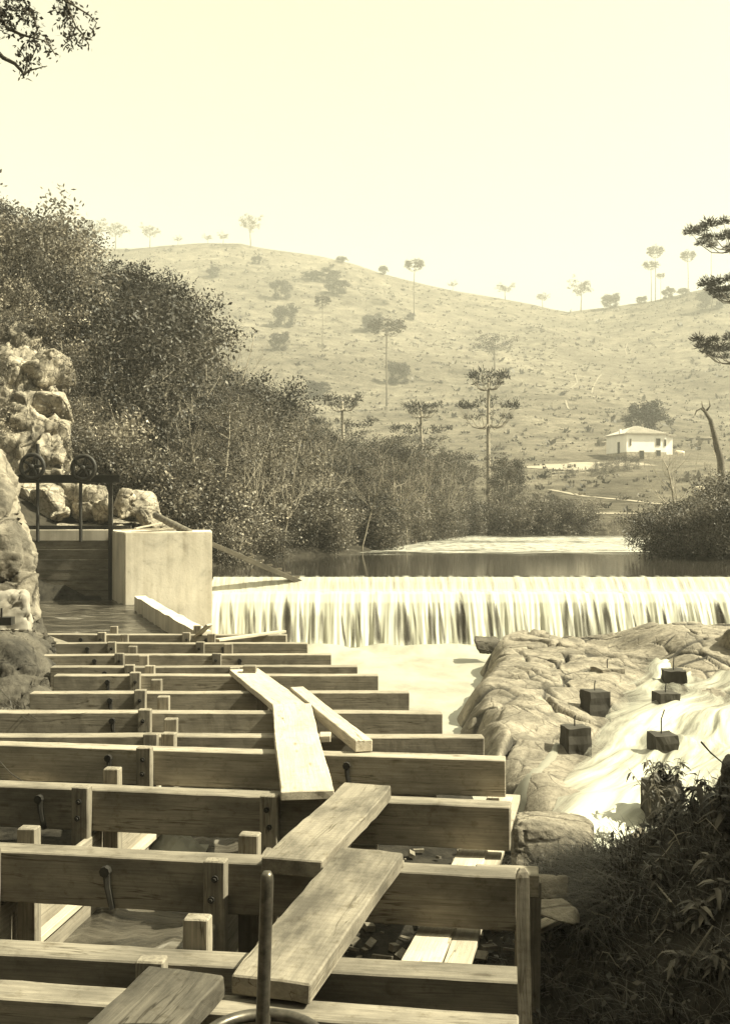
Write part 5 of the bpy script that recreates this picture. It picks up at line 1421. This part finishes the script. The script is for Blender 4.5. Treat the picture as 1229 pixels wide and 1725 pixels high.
animal(1146, 769, 1, .75, 'small white horse standing right of the house', .9)
animal(1207, 767, -1, .75, 'white horse grazing far right beyond the house', .05)

# ------------------------------------------------------------------ overhanging branch at the upper left
rb = random.Random(12); tb = MB(); lb = MB(); D = 11.0
tb2 = MB(); base = Vector((-6.3, 11.5, ground_z(-6.3, 11.5) - .4))
tb2.tube([base, base + Vector((.1, 0, 2)), base + Vector((.25, -.1, 4.5)), base + Vector((.4, -.2, 7.5))], [.2, .17, .13, .06], 9)
def bq(px, py, dd=0): return P(px, py, D + dd)
start = base + Vector((.25, -.1, 4.6))
limbs = [[start, bq(-70, 40), bq(-30, 60), bq(5, 97), bq(25, 107), bq(42, 126), bq(48, 119), bq(60, 116), bq(80, 111)], [start, bq(-60, 10), bq(0, 30), bq(12, 47), bq(35, 58), bq(57, 64), bq(74, 68)], [bq(42, 126), bq(46, 106), bq(38, 90), bq(30, 80)],
         [bq(57, 64), bq(63, 50), bq(60, 36), bq(52, 26), bq(44, 10), bq(40, -20)], [start, bq(-40, -40), bq(60, -30, .3), bq(110, 0, .3), bq(118, 20, .3), bq(106, 38, .3)], [bq(118, 20, .3), bq(128, 45, .3), bq(120, 66, .3), bq(108, 76, .3)], [bq(128, 45, .3), bq(142, 60, .3), bq(138, 75, .3)], [bq(110, 0, .3), bq(150, 25, .3), bq(163, 38, .3), bq(153, 58, .3)], [bq(57, 64), bq(62, 80), bq(54, 98)], [bq(74, 68), bq(86, 80), bq(95, 95)]]
for i, L_ in enumerate(limbs):
    n_ = len(L_); r0 = .035 if i in (0, 1, 4) else .012
    tb.tube(L_, [max(.004, r0 * (1 - k / n_)) for k in range(n_)], 5, False)
    for k in range(1 if i not in (0, 1, 4) else 3, n_):
        for _ in range(14 if i not in (0,) else 4):
            c = L_[k - 1].lerp(L_[k], rb.random()) + rdir(rb) * .06
            leaf(lb, c, (rdir(rb) - Vector((0, 0, .4))).normalized(), rdir(rb), rb.uniform(.04, .075), rb.uniform(.02, .034), rb.uniform(0, .6))
for c, n_ in ((bq(5, 20), 130), (bq(8, 45), 60), (bq(45, 22), 110), (bq(108, 10, .3), 110), (bq(106, 38, .3), 34), (bq(20, 5), 60), (bq(136, 72, .3), 22), (bq(52, 96), 22), (bq(118, 66, .3), 22), (bq(-60, 0), 300), (bq(60, -60), 260), (bq(-30, -80), 300)):
    for _ in range(n_):
        d = rdir(rb); leaf(lb, c + d * .13 * rb.random() ** .5, (rdir(rb) - Vector((0, 0, .3))).normalized(), rdir(rb), rb.uniform(.04, .08), rb.uniform(.02, .036), rb.uniform(0, .6))
t = thing('overhanging_tree', 'tree off to the left with thin leafy twigs hanging into the upper left corner', 'tree', base)
tb2.build('trunk', M['bark'], t, smooth_=True); tb.build('branch', M['bark'], t); lb.build('crown', M['leaf3'], t)

# ------------------------------------------------------------------ grassy bank at the lower right
rg = random.Random(44)
def blade(mb, p, d, h, w, bend, val):
    s = Vector((-d.y, d.x, 0)); s = s.normalized() if s.length > 1e-5 else Vector((1, 0, 0)); q = []
    for u in (0, .35, .7, 1.0): q.append(p + Vector((0, 0, h * (u - bend * u * u * .55))) + d * h * bend * u * u)
    V = []
    for k, c in enumerate(q): ww = w * (1, .85, .55, .06)[k]; V += [c - s * ww / 2, c + s * ww / 2]
    mb.add(V, [(0, 1, 3, 2), (2, 3, 5, 4), (4, 5, 7, 6)], val)
mb = MB()
for i in range(15000):
    y = rg.uniform(2.6, 9.3); x = rg.uniform(.62, .62 + y * .40)
    if x < .80 + .25 * noise.noise(Vector((x * 2, y * 2, 0))) and y < 4.5: continue
    if y > 8.2 and x < 2.3: continue
    if noise.noise(Vector((x * 1.7, y * 1.7, 3))) < -.28: continue
    z = ground_z(x, y); a = rg.uniform(0, 6.28); d = (Vector((math.cos(a), math.sin(a), 0)) + Vector((-.5, -.2, 0))).normalized()
    blade(mb, Vector((x, y, z - .02)), d, rg.uniform(.08, .30), rg.uniform(.004, .009), rg.uniform(.3, 1.3), rg.random())
tag(mb.build('grass', M['grassb']), 'dark tangled grass covering the steep bank at the lower right', 'grass', kind='stuff')
mb = MB()
for i in range(5200):                                 # leaf litter and small herbs between the blades
    y = rg.uniform(2.6, 9.0); x = rg.uniform(.75, .75 + y * .40)
    if y > 8.2 and x < 2.3: continue
    z = ground_z(x, y)
    leaf(mb, Vector((x, y, z + rg.uniform(0, .10))), rdir(rg), (Vector((0, 0, 1)) + rdir(rg) * .8).normalized(), rg.uniform(.03, .09), rg.uniform(.012, .035), rg.random() ** 1.5)
tag(mb.build('leaf_litter', M['plant']), 'fallen leaves and small herbs among the grass of the bank', 'leaves', kind='stuff')

def leafy(r_, n_stem, h, ll, lw, per):
    sb, lb_ = MB(), MB()
    for i in range(n_stem):
        a = r_.uniform(0, 6.28); d = Vector((math.cos(a), math.sin(a), 0)) * r_.uniform(.15, .6); q = []
        for u in (0, .35, .7, 1): q.append(Vector((0, 0, -.05)) + Vector((d.x * u * u, d.y * u * u, u)) * h * r_.uniform(.8, 1.05))
        sb.tube(q, [.006, .005, .004, .002], 5, False)
        for k in range(per):
            u = .3 + .7 * k / per; j = min(2, int(u * 3)); c = q[j].lerp(q[j + 1], u * 3 - j)
            b = a + 2.4 * k; dd = Vector((math.cos(b), math.sin(b), r_.uniform(-.5, .5))).normalized(); l = ll * r_.uniform(.7, 1.2)
            s = dd.cross(Vector((0, 0, 1))).normalized(); up = s.cross(dd)
            V = []
            for t_, w_ in ((0, .15), (.3, 1), (.65, .8), (1, .03)):
                m = c + dd * l * t_ - Vector((0, 0, l * .55 * t_ * t_)); V += [m - s * lw * w_ / 2 + up * lw * .18 * w_, m - up * 0, m + s * lw * w_ / 2 + up * lw * .18 * w_]
            lb_.add(V, [(0, 1, 4, 3), (1, 2, 5, 4), (3, 4, 7, 6), (4, 5, 8, 7), (6, 7, 10, 9), (7, 8, 11, 10)], r_.random())
    return sb, lb_
PL = []
for s_, (n_, h, ll, lw, per) in enumerate([(5, .38, .16, .045, 7), (6, .30, .20, .06, 5), (3, .55, .10, .03, 9)]):
    sb, lb_ = leafy(random.Random(50 + s_), n_, h, ll, lw, per)
    t = thing('leafy_plant', 'x', 'plant', (0, 0, 0), 'leafy plants on the bank'); sb.build('stem', M['bark'], t); lb_.build('foliage', M['plant'], t); PL.append(Stock(t))
def bank_hit(px, py):
    y = 2.4; k = (px - CX) / F; s = (py - HY) / F
    while y < 11:
        if CZ - s * y < ground_z(k * y, y): break
        y += .03
    return Vector((k * y, y, ground_z(k * y, y)))
for i, (px, py, k, sc, lab) in enumerate([(992, 1420, 0, 1.0, 'glossy-leaved plant at the rock end of the bank crest'), (1035, 1400, 2, .9, 'thin sprig standing on the bank crest left of the overgrown pier'), (1070, 1392, 2, .8, 'sprig with small leaves right below the overgrown pier'), (1160, 1370, 0, .9, 'plant on the crest left of the dark stump'), (1128, 1385, 1, .7, 'leafy plant just below the overgrown pier'), (1195, 1470, 1, 1.0, 'broad-leaved plant below the dark stump'),
        (1100, 1500, 0, .9, 'leafy plant in the middle of the bank'), (1180, 1560, 1, 1.2, 'big-leaved plant low at the right edge'), (1215, 1520, 1, 1.1, 'big-leaved plant cut by the right edge'), (1030, 1560, 0, .8, 'small plant in the dark lower bank'), (1145, 1640, 1, 1.0, 'plant in the darkest part of the lower bank'), (1060, 1640, 0, .7, 'low plant near the foot of the bank'), (1000, 1500, 2, .7, 'sprig among the dry grass left on the bank'), (1215, 1400, 0, 1.1, 'plant beside the right face of the stump'), (1215, 1640, 1, 1.0, 'plant in the lower right corner')]):
    PL[k].put(bank_hit(px, py), rg.uniform(0, 6), sc * (.5 if py > 1450 else .9), lab)
# plants crowning the overgrown pier
for k, (px, py, dd, sc, lab) in enumerate([(1100, 1316, 10.95, .7, 'leafy tuft on the left corner of the overgrown pier'), (1117, 1314, 11.0, .65, 'leafy tuft in the middle of the overgrown pier top'), (1136, 1318, 10.95, .75, 'leafy tuft on the right corner of the overgrown pier'),
        (1094, 1362, 10.7, .9, 'leafy plant climbing the left side of the overgrown pier'), (1140, 1370, 10.6, .9, 'leafy plant climbing the right side of the overgrown pier'), (1115, 1390, 10.3, .9, 'leafy plant at the front foot of the overgrown pier')]):
    PL[0 if k < 3 else 2 * (k % 2)].put(P(px, py, dd), 1.7 * k, sc, lab)
# long dry stems arching over the grass
for i, (pts, lab) in enumerate([([(1035, 1505), (1075, 1500), (1130, 1475), (1175, 1447), (1228, 1432)], 'long pale dry stem arching right across the bank'), ([(1088, 1395), (1140, 1418), (1180, 1445), (1240, 1480)], 'dry stem slanting down to the right edge'),
        ([(1010, 1470), (1060, 1462), (1120, 1440), (1185, 1420)], 'thin stem lying level across the bank'), ([(1095, 1480), (1130, 1520), (1160, 1560)], 'short stem slanting down in the middle bank'), ([(1180, 1250), (1196, 1268), (1222, 1290)], 'curled dead twig standing above the stump'), ([(1140, 1660), (1165, 1610), (1200, 1560)], 'thin dark stem rising at the lower right')]):
    d0 = [6.4, 7.0, 7.0, 6.0, 6.6, 4.6][i]; q = [P(a, b, d0 + .08 * k) for k, (a, b) in enumerate(pts)]
    if i != 4: q[0] = bank_hit(*pts[0]) + Vector((0, 0, .01))
    mb = MB(); mb.tube(q, [.006 - .003 * k / len(q) for k in range(len(q))], 6, False); tag(mb.build('dry_stem', M['pale_bark'] if i < 4 else M['bark']), lab, 'stem')
for i in range(26):
    px = rg.uniform(965, 1235); py = rg.uniform(1410, 1660) + (1100 - px) * .15 * 0; a = bank_hit(px, max(py, 1400 + (1229 - px) * .25))
    dv = Vector((rg.uniform(-.6, .6), rg.uniform(-.3, .3), 0)); l = rg.uniform(.25, .6)
    q = [a + dv * l * u + Vector((0, 0, l * rg.uniform(.3, .8) * (u - .7 * u * u) + .015)) for u in (0, .3, .6, .85, 1)]
    mb = MB(); mb.tube(q, [.004, .0035, .003, .002, .001], 5, False)
    tag(mb.build('twig', M['pale_bark'] if i % 3 else M['bark']), 'thin dry twig tangled in the grass of the dark bank', 'twig', 'dry twigs on the dark bank')
mb = MB()
for i in range(2200):                                 # dry bent grass at the left side of the bank
    c = bank_hit(rg.gauss(1000, 34), rg.uniform(1440, 1580)); a = rg.uniform(0, 6.28)
    blade(mb, c, (Vector((math.cos(a), math.sin(a), 0)) + Vector((-.9, -.4, 0))).normalized(), rg.uniform(.15, .42), rg.uniform(.003, .007), rg.uniform(.6, 1.6), rg.uniform(.3, 1))
tag(mb.build('dry_grass', M['plant']), 'dry bent grass hanging over the left side of the bank', 'grass', kind='stuff')
# dark stump at the right edge
c = P(1225, 1330, 7.2)
boulder('tree_stump', (c.x + .1, c.y, c.z - .15), (.42, .42, .75), M['rock_dark'], 'dark squat stump rising from the bank at the right edge', 71, .02, n=22)['category'] = 'stump'
# grass by the dark rock at the left
mb = MB()
for i in range(900):
    p = P(rg.uniform(-60, 48), rg.uniform(1165, 1250), rg.uniform(9.6, 10.4)); p.z = max(p.z - .3, -.9) 
    a = rg.uniform(0, 6.28); blade(mb, p, Vector((math.cos(a), math.sin(a), 0)), rg.uniform(.15, .4), .012, rg.uniform(.3, 1.2), rg.uniform(.3, 1))
tag(mb.build('grass', M['grassb']), 'tuft of pale grass under the dark rock at the left edge', 'grass', kind='stuff')

# ------------------------------------------------------------------ haze
mb = MB(); mb.box((0, 470, 110), (1270, 1050, 236))
hm = bpy.data.materials.new('haze_air'); hm.use_nodes = True; t_ = hm.node_tree; t_.nodes.clear()
ho = t_.nodes.new('ShaderNodeOutputMaterial'); pv = t_.nodes.new('ShaderNodeVolumePrincipled')
pv.inputs['Color'].default_value = (1, 0.98, 0.88, 1); pv.inputs['Density'].default_value = 0.00075
t_.links.new(pv.outputs[0], ho.inputs['Volume'])
tag(mb.build('haze', hm), kind='stuff')
